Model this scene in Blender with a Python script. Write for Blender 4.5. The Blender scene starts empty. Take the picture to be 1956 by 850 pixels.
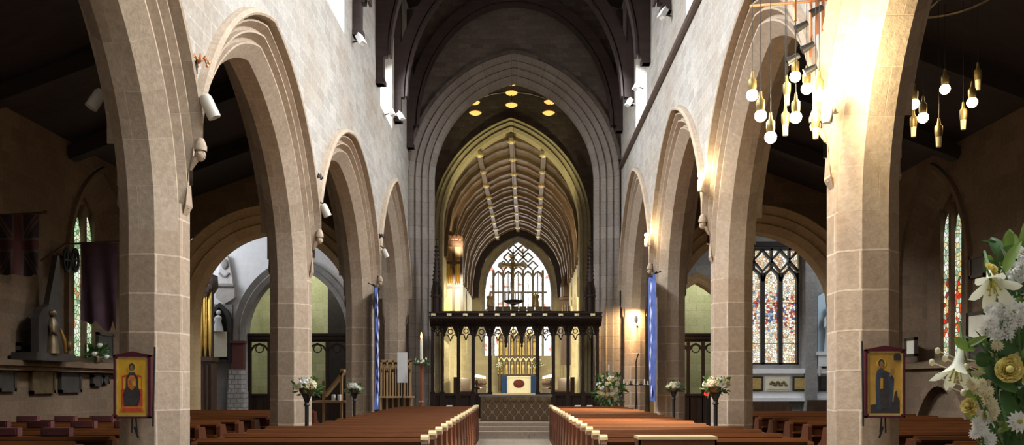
import bpy, bmesh, math, random
from mathutils import Vector, Matrix, Euler
PI = math.pi
RND = random.Random(7)
COL = bpy.context.scene.collection
FPX, VPX, VPY, EYE = 1600.0, 982.0, 733.0, 1.6

def at(px, py, Y):
    """point of the place that stands at depth Y and shows at photo pixel px, py"""
    return Vector(((px - VPX) * Y / FPX, Y, EYE + (VPY - py) * Y / FPX))

# ------------------------------------------------------------------ mesh builder
class MB:
    def __init__(self):
        self.v = []; self.f = []; self.uv = []; self.sm = []
    def add(self, verts, faces, uvs=None, smooth=False, M=None):
        b = len(self.v)
        for p in verts:
            p = Vector(p)
            if M is not None: p = M @ p
            self.v.append(p)
        for i, f in enumerate(faces):
            self.f.append([b + k for k in f])
            self.uv.append(uvs[i] if uvs else None)
            self.sm.append(smooth)
        return self
    def box(self, x0, x1, y0, y1, z0, z1, M=None):
        if x1 < x0: x0, x1 = x1, x0
        v = [(x, y, z) for z in (z0, z1) for y in (y0, y1) for x in (x0, x1)]
        f = [(0, 2, 3, 1), (4, 5, 7, 6), (0, 1, 5, 4), (2, 6, 7, 3), (0, 4, 6, 2), (1, 3, 7, 5)]
        uv = []
        for q in f:
            a = [Vector(v[i]) for i in q]
            n = (a[1] - a[0]).cross(a[2] - a[1])
            k = max(range(3), key=lambda i: abs(n[i]))
            if k == 0: uv.append([(p.y, p.z) for p in a])
            elif k == 1: uv.append([(p.x, p.z) for p in a])
            else: uv.append([(p.x, p.y) for p in a])
        return self.add(v, f, uv, M=M)
    def cbox(self, c, s, M=None):
        return self.box(c[0]-s[0]/2, c[0]+s[0]/2, c[1]-s[1]/2, c[1]+s[1]/2, c[2]-s[2]/2, c[2]+s[2]/2, M)
    def tube(self, pts, r, n=8, cap=True, smooth=True, sx=1.0):
        pts = [Vector(p) for p in pts]
        rs = r if isinstance(r, (list, tuple)) else [r] * len(pts)
        rings = []; up = None
        for i, p in enumerate(pts):
            if i == 0: t = pts[1] - pts[0]
            elif i == len(pts) - 1: t = pts[-1] - pts[-2]
            else: t = pts[i+1] - pts[i-1]
            t = t.normalized()
            if up is None: up = Vector((0, 0, 1)) if abs(t.z) < .9 else Vector((0, 1, 0))
            a = t.cross(up)
            if a.length < 1e-6: a = t.cross(Vector((1, 0, 0)))
            a.normalize(); b = a.cross(t).normalized(); up = b
            rings.append([p + (a * math.cos(2*PI*k/n) * sx + b * math.sin(2*PI*k/n)) * rs[i] for k in range(n)])
        v = [q for R in rings for q in R]; f = []; uv = []
        L = 0
        for i in range(len(pts) - 1):
            d = (pts[i+1] - pts[i]).length
            for k in range(n):
                k2 = (k + 1) % n
                f.append((i*n + k, i*n + k2, (i+1)*n + k2, (i+1)*n + k))
                u0, u1 = k/n*2*PI*rs[i], (k+1)/n*2*PI*rs[i]
                uv.append([(u0, L), (u1, L), (u1, L+d), (u0, L+d)])
            L += d
        if cap:
            f.append(tuple(reversed(range(n)))); uv.append([(0, 0)]*n)
            f.append(tuple(range((len(pts)-1)*n, len(pts)*n))); uv.append([(0, 0)]*n)
        return self.add(v, f, uv, smooth)
    def lathe(self, c, prof, n=16, smooth=True, M=None, a0=0, a1=2*PI):
        """prof: (radius, z) from bottom to top about the z axis through c"""
        v = []; f = []; m = len(prof)
        full = abs(a1 - a0 - 2*PI) < 1e-6
        cnt = n if full else n + 1
        for k in range(cnt):
            a = a0 + (a1 - a0) * k / n
            for r, z in prof:
                v.append((c[0] + r*math.cos(a), c[1] + r*math.sin(a), c[2] + z))
        for k in range(n):
            k2 = (k + 1) % cnt
            for j in range(m - 1):
                f.append((k*m + j, k2*m + j, k2*m + j + 1, k*m + j + 1))
        self.add(v, f, None, smooth, M)
        return self
    def poly(self, pts, ext, M=None):
        """prism: planar outline pts (3d) pushed along the vector ext"""
        n = len(pts); e = Vector(ext)
        P = [Vector(p) for p in pts]
        v = P + [p + e for p in P]
        f = [tuple(range(n)), tuple(reversed(range(n, 2*n)))]
        f += [(i, i + n, (i+1) % n + n, (i+1) % n) for i in range(n)]
        k = max(range(3), key=lambda i: abs(e[i]))
        ax = [i for i in range(3) if i != k]
        uv = [[(v[i][ax[0]], v[i][ax[1]]) for i in q] for q in f]
        return self.add(v, f, uv, M=M)
    def ball(self, c, r, seg=10, rings=7, sc=(1, 1, 1), M=None):
        prof = [(math.sin(PI*i/rings), -math.cos(PI*i/rings)) for i in range(rings+1)]
        MM = Matrix.Translation(c) @ Matrix.Diagonal((r*sc[0], r*sc[1], r*sc[2], 1))
        if M is not None: MM = M @ MM
        return self.lathe((0, 0, 0), prof, seg, True, MM)
    def bar(self, pts, w, d, nrm=(0, 1, 0)):
        """bar of rectangular section along pts, w wide in the plane, d deep along nrm"""
        pts = [Vector(p) for p in pts]; nv = Vector(nrm).normalized()
        rings = []
        for i, p in enumerate(pts):
            if i == 0: t = pts[1] - pts[0]
            elif i == len(pts)-1: t = pts[-1] - pts[-2]
            else: t = (pts[i+1]-pts[i]).normalized() + (pts[i]-pts[i-1]).normalized()
            s = t.cross(nv).normalized()
            rings.append([p + s*w/2 - nv*d/2, p + s*w/2 + nv*d/2, p - s*w/2 + nv*d/2, p - s*w/2 - nv*d/2])
        v = [q for R in rings for q in R]; f = []; uv = []; L = 0
        for i in range(len(pts)-1):
            dl = (pts[i+1]-pts[i]).length
            for k in range(4):
                k2 = (k+1) % 4
                f.append((i*4+k, i*4+k2, (i+1)*4+k2, (i+1)*4+k))
                uv.append([(k*w, L), (k*w+w, L), (k*w+w, L+dl), (k*w, L+dl)])
            L += dl
        m = (len(pts)-1)*4
        f += [(3, 2, 1, 0), (m, m+1, m+2, m+3)]; uv += [[(0, 0)]*4]*2
        return self.add(v, f, uv)
    def grid(self, fn, nu, nv, smooth=True, closed_u=False):
        v = []; f = []
        for i in range(nu+1):
            for j in range(nv+1):
                v.append(fn(i/nu, j/nv))
        for i in range(nu):
            for j in range(nv):
                a = i*(nv+1)+j
                f.append((a, a+nv+1, a+nv+2, a+1))
        return self.add(v, f, None, smooth)
    def build(self, name, mat, parent=None, normals=True):
        off = Vector((0, 0, 0)); p = parent
        while p is not None:
            off += p.location; p = p.parent
        me = bpy.data.meshes.new(name)
        me.from_pydata([tuple(q - off) for q in self.v], [], self.f)
        uvl = me.uv_layers.new(name='UVMap')
        data = [0.0] * (2 * len(me.loops))
        for poly, uv in zip(me.polygons, self.uv):
            for j, li in enumerate(poly.loop_indices):
                if uv: data[2*li], data[2*li+1] = uv[j][0], uv[j][1]
                else:
                    co = self.v[me.loops[li].vertex_index]
                    data[2*li], data[2*li+1] = co.x + co.y, co.z
        uvl.data.foreach_set('uv', data)
        me.polygons.foreach_set('use_smooth', self.sm)
        if normals:
            bm = bmesh.new(); bm.from_mesh(me)
            bmesh.ops.recalc_face_normals(bm, faces=bm.faces)
            bm.to_mesh(me); bm.free()
        if any(self.sm):
            me.set_sharp_from_angle(angle=math.radians(40))
        me.materials.append(mat)
        o = bpy.data.objects.new(name, me); COL.objects.link(o)
        if parent is not None: o.parent = parent
        return o

def tag(o, label, cat, group=None):
    o['label'] = label; o['category'] = cat
    if group: o['group'] = group
    return o
def thing(name, label, cat, loc=(0, 0, 0), group=None):
    o = bpy.data.objects.new(name, None); COL.objects.link(o)
    o.location = loc; o.empty_display_size = .1
    return tag(o, label, cat, group)
def struct(o, label=None):
    o['kind'] = 'structure'
    if label: o['label'] = label
    return o
def dup(root, loc, rotz=0, label=None, group=None):
    r = root.copy(); COL.objects.link(r); r.location = loc; r.rotation_euler = (0, 0, rotz)
    if label: r['label'] = label
    if group: r['group'] = group
    for ch in root.children:
        c = ch.copy(); COL.objects.link(c); c.parent = r
        for g in ch.children:
            d = g.copy(); COL.objects.link(d); d.parent = c
    return r

# ------------------------------------------------------------------ materials
def newmat(name):
    m = bpy.data.materials.new(name); m.use_nodes = True
    nt = m.node_tree; nt.nodes.clear()
    out = nt.nodes.new('ShaderNodeOutputMaterial')
    return m, nt, out
def nd(nt, typ, **kw):
    n = nt.nodes.new(typ)
    for k, v in kw.items():
        if k in n.inputs: n.inputs[k].default_value = v
        else: setattr(n, k, v)
    return n
def rgba(c): return (c[0], c[1], c[2], 1)
def mix(nt, fac, a, b, mode='MIX'):
    n = nt.nodes.new('ShaderNodeMix'); n.data_type = 'RGBA'; n.blend_type = mode
    for sock, val in ((n.inputs[0], fac), (n.inputs[6], a), (n.inputs[7], b)):
        if hasattr(val, 'links') or hasattr(val, 'is_linked'): nt.links.new(val, sock)
        else: sock.default_value = val if not isinstance(val, tuple) else rgba(val)
    return n.outputs[2]
def ramp(nt, src, stops, const=False):
    r = nt.nodes.new('ShaderNodeValToRGB')
    if const: r.color_ramp.interpolation = 'CONSTANT'
    e = r.color_ramp.elements
    while len(e) < len(stops): e.new(.5)
    for i, (p, c) in enumerate(stops):
        e[i].position = p; e[i].color = rgba(c)
    nt.links.new(src, r.inputs[0])
    return r.outputs[0]
def plain(name, col, rough=.6, metal=0, bump=0, var=.12, scale=6, spec=.5, trans=0):
    m, nt, out = newmat(name)
    p = nd(nt, 'ShaderNodeBsdfPrincipled', Roughness=rough, Metallic=metal)
    p.inputs['Specular IOR Level'].default_value = spec
    tc = nd(nt, 'ShaderNodeTexCoord')
    nz = nd(nt, 'ShaderNodeTexNoise', Scale=scale, Detail=4)
    nt.links.new(tc.outputs['Object'], nz.inputs['Vector'])
    lo = tuple(c*(1-var) for c in col); hi = tuple(min(1, c*(1+var)) for c in col)
    c = ramp(nt, nz.outputs['Fac'], [(.3, lo), (.7, hi)])
    nt.links.new(c, p.inputs['Base Color'])
    if bump:
        b = nd(nt, 'ShaderNodeBump', Strength=bump, Distance=.02)
        nt.links.new(nz.outputs['Fac'], b.inputs['Height']); nt.links.new(b.outputs[0], p.inputs['Normal'])
    sh = p.outputs[0]
    if trans:
        t = nd(nt, 'ShaderNodeBsdfTranslucent'); nt.links.new(c, t.inputs['Color'])
        ms = nd(nt, 'ShaderNodeMixShader', Fac=trans)
        nt.links.new(sh, ms.inputs[1]); nt.links.new(t.outputs[0], ms.inputs[2]); sh = ms.outputs[0]
    nt.links.new(sh, out.inputs[0])
    return m
def stone(name, a, b, mortar, bw, rh, stain=(.2, .16, .12), stain_amt=.35, msize=.01, rough=.9, off=.5, bump=.35):
    """coursed stone blocks laid out in metres along the surface"""
    m, nt, out = newmat(name)
    p = nd(nt, 'ShaderNodeBsdfPrincipled', Roughness=rough)
    p.inputs['Specular IOR Level'].default_value = .2
    uv = nd(nt, 'ShaderNodeTexCoord')
    wob = nd(nt, 'ShaderNodeTexNoise', Scale=1.7, Detail=3)
    nt.links.new(uv.outputs['Object'], wob.inputs['Vector'])
    ad = nd(nt, 'ShaderNodeVectorMath', operation='MULTIPLY_ADD')
    nt.links.new(wob.outputs['Color'], ad.inputs[0]); ad.inputs[1].default_value = (.03, .03, 0)
    nt.links.new(uv.outputs['UV'], ad.inputs[2])
    br = nd(nt, 'ShaderNodeTexBrick', offset=off, Scale=1.0)
    br.inputs['Brick Width'].default_value = bw; br.inputs['Row Height'].default_value = rh
    br.inputs['Mortar Size'].default_value = msize; br.inputs['Mortar Smooth'].default_value = .3
    br.inputs['Color1'].default_value = rgba(a); br.inputs['Color2'].default_value = rgba(b); br.inputs['Mortar'].default_value = rgba(mortar)
    nt.links.new(ad.outputs[0], br.inputs['Vector'])
    n2 = nd(nt, 'ShaderNodeTexNoise', Scale=.7, Detail=6, Roughness=.65)
    nt.links.new(uv.outputs['Object'], n2.inputs['Vector'])
    s = ramp(nt, n2.outputs['Fac'], [(.42, (0, 0, 0)), (.72, (stain_amt,)*3)])
    c1 = mix(nt, s, br.outputs['Color'], stain)
    n3 = nd(nt, 'ShaderNodeTexNoise', Scale=14, Detail=6, Roughness=.7)
    nt.links.new(uv.outputs['Object'], n3.inputs['Vector'])
    g = ramp(nt, n3.outputs['Fac'], [(.3, (.78,)*3), (.7, (1.12,)*3)])
    c2 = mix(nt, 1.0, c1, g, 'MULTIPLY')
    nt.links.new(c2, p.inputs['Base Color'])
    mth = nd(nt, 'ShaderNodeMath', operation='MULTIPLY_ADD')
    nt.links.new(br.outputs['Fac'], mth.inputs[0]); mth.inputs[1].default_value = -.6
    nt.links.new(n3.outputs['Fac'], mth.inputs[2])
    bp = nd(nt, 'ShaderNodeBump', Strength=bump, Distance=.03)
    nt.links.new(mth.outputs[0], bp.inputs['Height']); nt.links.new(bp.outputs[0], p.inputs['Normal'])
    nt.links.new(p.outputs[0], out.inputs[0])
    return m
def wood(name, a, b, rough=.35, scale=1.0, axis=0, spec=.5):
    m, nt, out = newmat(name)
    p = nd(nt, 'ShaderNodeBsdfPrincipled', Roughness=rough)
    p.inputs['Specular IOR Level'].default_value = spec
    tc = nd(nt, 'ShaderNodeTexCoord'); mp = nd(nt, 'ShaderNodeMapping')
    sc = [14*scale]*3; sc[axis] = 1.2*scale
    mp.inputs['Scale'].default_value = sc
    nt.links.new(tc.outputs['Object'], mp.inputs[0])
    nz = nd(nt, 'ShaderNodeTexNoise', Scale=1, Detail=6, Roughness=.6, Distortion=.6)
    nt.links.new(mp.outputs[0], nz.inputs['Vector'])
    nt.links.new(ramp(nt, nz.outputs['Fac'], [(.3, a), (.7, b)]), p.inputs['Base Color'])
    bp = nd(nt, 'ShaderNodeBump', Strength=.12, Distance=.01)
    nt.links.new(nz.outputs['Fac'], bp.inputs['Height']); nt.links.new(bp.outputs[0], p.inputs['Normal'])
    nt.links.new(p.outputs[0], out.inputs[0])
    return m
def glow(name, col, strength):
    m, nt, out = newmat(name)
    e = nd(nt, 'ShaderNodeEmission', Strength=strength); e.inputs['Color'].default_value = rgba(col)
    nt.links.new(e.outputs[0], out.inputs[0])
    return m
def stained(name, pal, strength, scale=9, lead=.012, pal2=None, band=None):
    """daylight glass: coloured pieces held in dark leads; pal2 shows within the height band"""
    m, nt, out = newmat(name)
    e = nd(nt, 'ShaderNodeEmission', Strength=strength)
    tc = nd(nt, 'ShaderNodeTexCoord')
    v1 = nd(nt, 'ShaderNodeTexVoronoi', Scale=scale); v1.voronoi_dimensions = '2D'
    v2 = nd(nt, 'ShaderNodeTexVoronoi', Scale=scale, feature='DISTANCE_TO_EDGE'); v2.voronoi_dimensions = '2D'
    nt.links.new(tc.outputs['UV'], v1.inputs['Vector']); nt.links.new(tc.outputs['UV'], v2.inputs['Vector'])
    sp = nd(nt, 'ShaderNodeSeparateColor'); nt.links.new(v1.outputs['Color'], sp.inputs[0])
    st = [(i/len(pal), c) for i, c in enumerate(pal)]
    c = ramp(nt, sp.outputs[0], st, True)
    if pal2:
        c2 = ramp(nt, sp.outputs[0], [(i/len(pal2), k) for i, k in enumerate(pal2)], True)
        sx = nd(nt, 'ShaderNodeSeparateXYZ'); nt.links.new(tc.outputs['UV'], sx.inputs[0])
        mr = ramp(nt, sx.outputs[1], [(0, (0, 0, 0)), (1, (0, 0, 0))])
        cr = mr.node.color_ramp
        mrn = nd(nt, 'ShaderNodeMapRange'); mrn.inputs[1].default_value = band[2]; mrn.inputs[2].default_value = band[3]
        jt = nd(nt, 'ShaderNodeMath', operation='MULTIPLY_ADD'); nt.links.new(sp.outputs[1], jt.inputs[0]); jt.inputs[1].default_value = .9; sh_ = nd(nt, 'ShaderNodeMath', operation='ADD'); nt.links.new(sx.outputs[1], sh_.inputs[0]); sh_.inputs[1].default_value = -.45; nt.links.new(sh_.outputs[0], jt.inputs[2])
        nt.links.new(jt.outputs[0], mrn.inputs[0]); nt.links.new(mrn.outputs[0], mr.node.inputs[0])
        cr.interpolation = 'CONSTANT'
        a = (band[0]-band[2])/(band[3]-band[2]); b = (band[1]-band[2])/(band[3]-band[2])
        cr.elements[1].position = b; x = cr.elements.new(a); x.color = (1, 1, 1, 1)
        c = mix(nt, mr, c, c2)
    ld = nd(nt, 'ShaderNodeMath', operation='GREATER_THAN'); ld.inputs[1].default_value = lead*scale*.5
    nt.links.new(v2.outputs['Distance'], ld.inputs[0])
    nt.links.new(mix(nt, ld.outputs[0], (.01, .01, .01), c), e.inputs['Color'])
    nt.links.new(e.outputs[0], out.inputs[0])
    return m

M = {}
M['nave_stone'] = stone('nave_stone', (.47, .445, .41), (.355, .33, .30), (.50, .475, .44), .52, .235, (.34, .26, .18), .6)
M['pier_stone'] = stone('pier_stone', (.44, .345, .26), (.33, .255, .19), (.58, .47, .37), .66, .44, (.42, .26, .13), .3, .012)
M['arch_stone'] = stone('arch_stone', (.46, .37, .285), (.37, .29, .22), (.49, .40, .32), 3.0, .5, (.36, .25, .15), .3, .006)
M['dim_tower_stone'] = stone('dim_tower_stone', (.20, .165, .145), (.125, .10, .09), (.16, .135, .115), .42, .16, (.12, .09, .08), .5, .012, bump=.6)  # dimness of the crossing put into a darker stone colour
M['tower_arch_stone'] = stone('tower_arch_stone', (.31, .275, .245), (.235, .205, .185), (.17, .15, .13), 3, .42, (.25, .2, .17), .4, .008)
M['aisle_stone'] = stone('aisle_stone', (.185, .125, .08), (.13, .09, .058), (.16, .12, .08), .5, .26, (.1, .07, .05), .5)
M['warm_stone'] = stone('warm_stone', (.50, .36, .20), (.44, .31, .17), (.4, .3, .18), 3, .5, (.3, .2, .1), .3, .006)
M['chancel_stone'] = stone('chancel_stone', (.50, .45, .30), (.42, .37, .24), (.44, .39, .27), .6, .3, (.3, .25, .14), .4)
M['grey_stone'] = stone('grey_stone', (.36, .35, .34), (.29, .28, .28), (.36, .35, .34), .6, .3, (.2, .19, .18), .4)
M['green_lit_stone'] = stone('green_lit_stone', (.50, .50, .32), (.40, .42, .25), (.38, .38, .25), .6, .3, (.2, .22, .1), .4)  # greenish light on the choir walls put into the stone colour
M['plaster'] = plain('plaster', (.82, .83, .86), .9, var=.04)
M['flag_stone'] = stone('flag_stone', (.34, .28, .22), (.27, .22, .17), (.16, .13, .1), .9, .6, (.2, .15, .1), .3, .01, .55, bump=.1)
M['step_stone'] = stone('step_stone', (.32, .25, .19), (.26, .205, .155), (.2, .17, .15), 1.2, .6, (.2, .16, .12), .3, .006, .6, bump=.1)
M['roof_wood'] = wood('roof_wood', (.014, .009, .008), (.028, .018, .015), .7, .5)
M['brace_wood'] = wood('brace_wood', (.04, .027, .025), (.065, .045, .042), .6, .6, spec=.25)
M['pew_wood'] = wood('pew_wood', (.060, .019, .006), (.10, .033, .0095), .55, spec=.04)
M['pew_panel'] = wood('pew_panel', (.06, .018, .008), (.10, .030, .013), .4, axis=2, spec=.3)
M['pew_sheen'] = wood('pew_sheen', (.46, .34, .17), (.56, .44, .24), .3)  # light reflecting off wooden tops put into a pale colour
M['screen_wood'] = wood('screen_wood', (.016, .009, .007), (.030, .017, .012), .55, 1, 2, spec=.2)
M['dark_oak'] = wood('dark_oak', (.045, .022, .014), (.08, .04, .022), .45, 1, 2)
M['honey_oak'] = wood('honey_oak', (.36, .22, .10), (.48, .31, .15), .5, 1, 2)
M['organ_wood'] = wood('organ_wood', (.33, .20, .07), (.45, .29, .10), .4, 1, 2)
M['gold'] = plain('gold', (.80, .56, .16), .3, 1, var=.1)
M['gilt'] = plain('gilt', (.72, .55, .22), .4, .55, var=.2, scale=12)
M['pale_gilt'] = plain('pale_gilt', (.75, .66, .38), .45, .3, var=.15, scale=20)
M['iron'] = plain('iron', (.03, .03, .032), .45, .6)
M['copper'] = plain('copper', (.55, .25, .12), .4, .8)
M['cream_paint'] = plain('cream_paint', (.50, .47, .40), .45, var=.05)
M['white'] = plain('white', (.85, .85, .85), .6, var=.03)
M['marble'] = plain('marble', (.80, .83, .86), .4, var=.06)
M['wax'] = plain('wax', (.86, .82, .70), .5, var=.03, trans=.3)
M['linen'] = plain('linen', (.74, .70, .56), .8, var=.05)
M['red_velvet'] = plain('red_velvet', (.10, .014, .012), .8)
M['blue_cloth'] = plain('blue_cloth', (.07, .115, .36), .75, var=.35, scale=5)
M['blue_curtain'] = plain('blue_curtain', (.03, .08, .22), .85)
M['slate'] = plain('slate', (.036, .031, .028), .5, var=.25)
M['bronze'] = plain('bronze', (.16, .12, .07), .4, .7, var=.3)
M['brass'] = plain('brass', (.22, .16, .06), .45, .7, var=.2)
M['leaf'] = plain('leaf', (.055, .13, .03), .5, var=.5, scale=9, trans=.25)
M['leaf_pale'] = plain('leaf_pale', (.17, .26, .05), .5, var=.35, scale=9, trans=.3)
M['stem_green'] = plain('stem_green', (.10, .17, .05), .55)
M['petal_white'] = plain('petal_white', (.84, .83, .78), .6, var=.05, trans=.25)
M['petal_lily'] = plain('petal_lily', (.82, .82, .66), .55, var=.08, trans=.3)
M['petal_cream'] = plain('petal_cream', (.78, .70, .46), .6, var=.1, trans=.25)
M['petal_yellow'] = plain('petal_yellow', (.80, .68, .24), .6, var=.12, trans=.25)
M['pollen'] = plain('pollen', (.40, .34, .05), .8)
M['burgundy'] = plain('burgundy', (.075, .012, .02), .4)
M['flag_dark'] = plain('flag_dark', (.045, .018, .028), .85, var=.3)
M['skin_paint'] = plain('skin_paint', (.22, .12, .06), .7)
M['orange_paint'] = plain('orange_paint', (.55, .17, .03), .7, var=.25, scale=30)
M['red_paint'] = plain('red_paint', (.50, .06, .02), .7, var=.2, scale=30)
M['robe_paint'] = plain('robe_paint', (.035, .03, .03), .7, var=.3, scale=30)
M['blue_paint'] = plain('blue_paint', (.03, .045, .075), .7, var=.3, scale=30)
M['icon_gold'] = plain('icon_gold', (.80, .47, .045), .4, .35, var=.15, scale=8)
M['icon_ochre'] = plain('icon_ochre', (.52, .30, .055), .5, .25, var=.2, scale=8)
M['red_lamp'] = glow('red_lamp', (1, .02, .02), 2.5)
M['lamp_glow'] = glow('lamp_glow', (1.0, .80, .45), 60)
M['lamp_soft'] = glow('lamp_soft', (1.0, .50, .12), 1.6)
M['desk_glow'] = glow('desk_glow', (1.0, .86, .55), 5)
M['flame'] = glow('flame', (1.0, .45, .15), 6)
M['day_glass'] = glow('day_glass', (.90, .96, 1.0), 1.3)
M['side_glass'] = stained('side_glass', [(1, .97, .9), (.95, .95, .8), (.8, .9, 1), (1, .92, .7)], 1.6, 5, .012)
# ================================================================== the building
def lerp(a, b, t): return a + (b - a) * t
LEFT = dict(sd=-1, X=lambda y: 3.85 - .008*(y - 9.8), P=[4.0, 9.8, 15.6, 22.3, 28.6], drop=3.68, zs=3.35, zi=[6.5, 6.5, 6.6, 7.15])
RIGHT = dict(sd=1, X=lambda y: 3.60 + .008*(y - 9.5), P=[3.5, 9.5, 15.4, 21.7, 28.6], drop=3.92, zs=3.5, zi=[6.7, 6.72, 7.05, 7.4])
HW = .35                                    # half the width of an octagonal pillar
def PT(S, y, n, z):
    """point of an arcade: y along the nave, n metres from the wall's core towards the nave"""
    return Vector((S['sd'] * (S['X'](y) + HW - n), y, z))
HALF = [(0, .145), (.19, .335), (.215, .335), (.22, .255), (.27, .265), (.34, .395), (.365, .395), (.37, .31), (.42, .32), (.49, .445), (.515, .445), (.52, .37), (.55, .38),
        (.57, .42), (.57, .55), (.60, .565), (.65, .53), (.67, .44)]
WALL_N = .44
OMAX = .67
ARCADE = [(o, -n) for o, n in reversed(HALF)] + HALF

def arc_path(a, rise, o, half, nseg, zlow, zmin=0):
    """(s, z) of one half of a pointed arch offset o outwards; s=0 at mid-span, z=0 at the springing"""
    R = (a*a + rise*rise) / (2*a); c = a - R                      # centre of the half that springs at s=-a lies at s=-c... mirrored below
    r = R + o
    amax = math.acos(max(-1, min(1, (-c) / r))) if True else 0
    pts = []
    if zlow < 0: pts.append((r + c, zlow))
    for i in range(nseg + 1):
        t0 = math.asin(zmin / r)
        t = t0 + (amax - t0) * i / nseg
        pts.append((c + r*math.cos(t), r*math.sin(t)))
    return [(half * s, z) for s, z in pts]

def arch_mesh(mb, prof, a, rise, fn, zs, zlow, clip=None, nseg=18, cap=True, drop=0):
    """sweep the moulding prof [(o, n)] round a pointed arch; fn(s, n, z) places it; clip limits |s|"""
    for half in (-1, 1):
        rows = []
        for o, n in prof:
            row = []
            for s, z in arc_path(a, rise, o, half, nseg, zlow, drop if o > .2 else 0):
                cl = clip is not None and abs(s) >= clip - 1e-6
                if cl: s = half * clip
                row.append((fn(s, n, z + zs), o, cl))
            rows.append(row)
        v = []; f = []; uv = []
        K = len(rows[0])
        us = [0]
        for i in range(1, len(prof)):
            us.append(us[-1] + math.hypot(prof[i][0]-prof[i-1][0], prof[i][1]-prof[i-1][1]))
        mid = rows[len(rows)//2]
        vs = [0]
        for k in range(1, K): vs.append(vs[-1] + (mid[k][0] - mid[k-1][0]).length)
        for row in rows: v += [p[0] for p in row]
        for i in range(len(rows)-1):
            for k in range(K-1):
                q = (i*K+k, i*K+k+1, (i+1)*K+k+1, (i+1)*K+k)
                if rows[i][k][2] and rows[i][k+1][2] and rows[i+1][k][2] and rows[i+1][k+1][2]: continue
                if (v[q[0]]-v[q[2]]).length < 1e-5 or (v[q[1]]-v[q[3]]).length < 1e-5: continue
                f.append(q); uv.append([(us[i], vs[k]), (us[i], vs[k+1]), (us[i+1], vs[k+1]), (us[i+1], vs[k])])
        if cap:
            f.append(tuple(i*K for i in range(len(rows)))); uv.append([(us[i], 0) for i in range(len(rows))])
        mb.add(v, f, uv, True)
    return mb

def outer_curve(a, rise, o, clip, nseg=24):
    """outer edge of an arch from left to right inside the clip, as (s, z) with z from the springing"""
    R = (a*a + rise*rise) / (2*a); c = a - R; r = R + o
    out = []
    smax = min(clip, c + r)
    for i in range(nseg + 1):
        s = smax * (1 - i / nseg)
        out.append((s, math.sqrt(max(0, r*r - (s - c)**2))))
    L = [(-s, z) for s, z in out]
    return L + [(s, z) for s, z in reversed(out)][1:]

def spandrel(mb, a, rise, zs, clip, ztop, fn, n, o=OMAX, nseg=24):
    cur = outer_curve(a, rise, o, clip, nseg)
    for (s0, z0), (s1, z1) in zip(cur, cur[1:]):
        if abs(s1 - s0) < 1e-6: continue
        p = [fn(s0, n, zs+z0), fn(s1, n, zs+z1), fn(s1, n, ztop), fn(s0, n, ztop)]
        mb.add(p, [(0, 1, 2, 3)], [[(s0, zs+z0), (s1, zs+z1), (s1, ztop), (s0, ztop)]])

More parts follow.
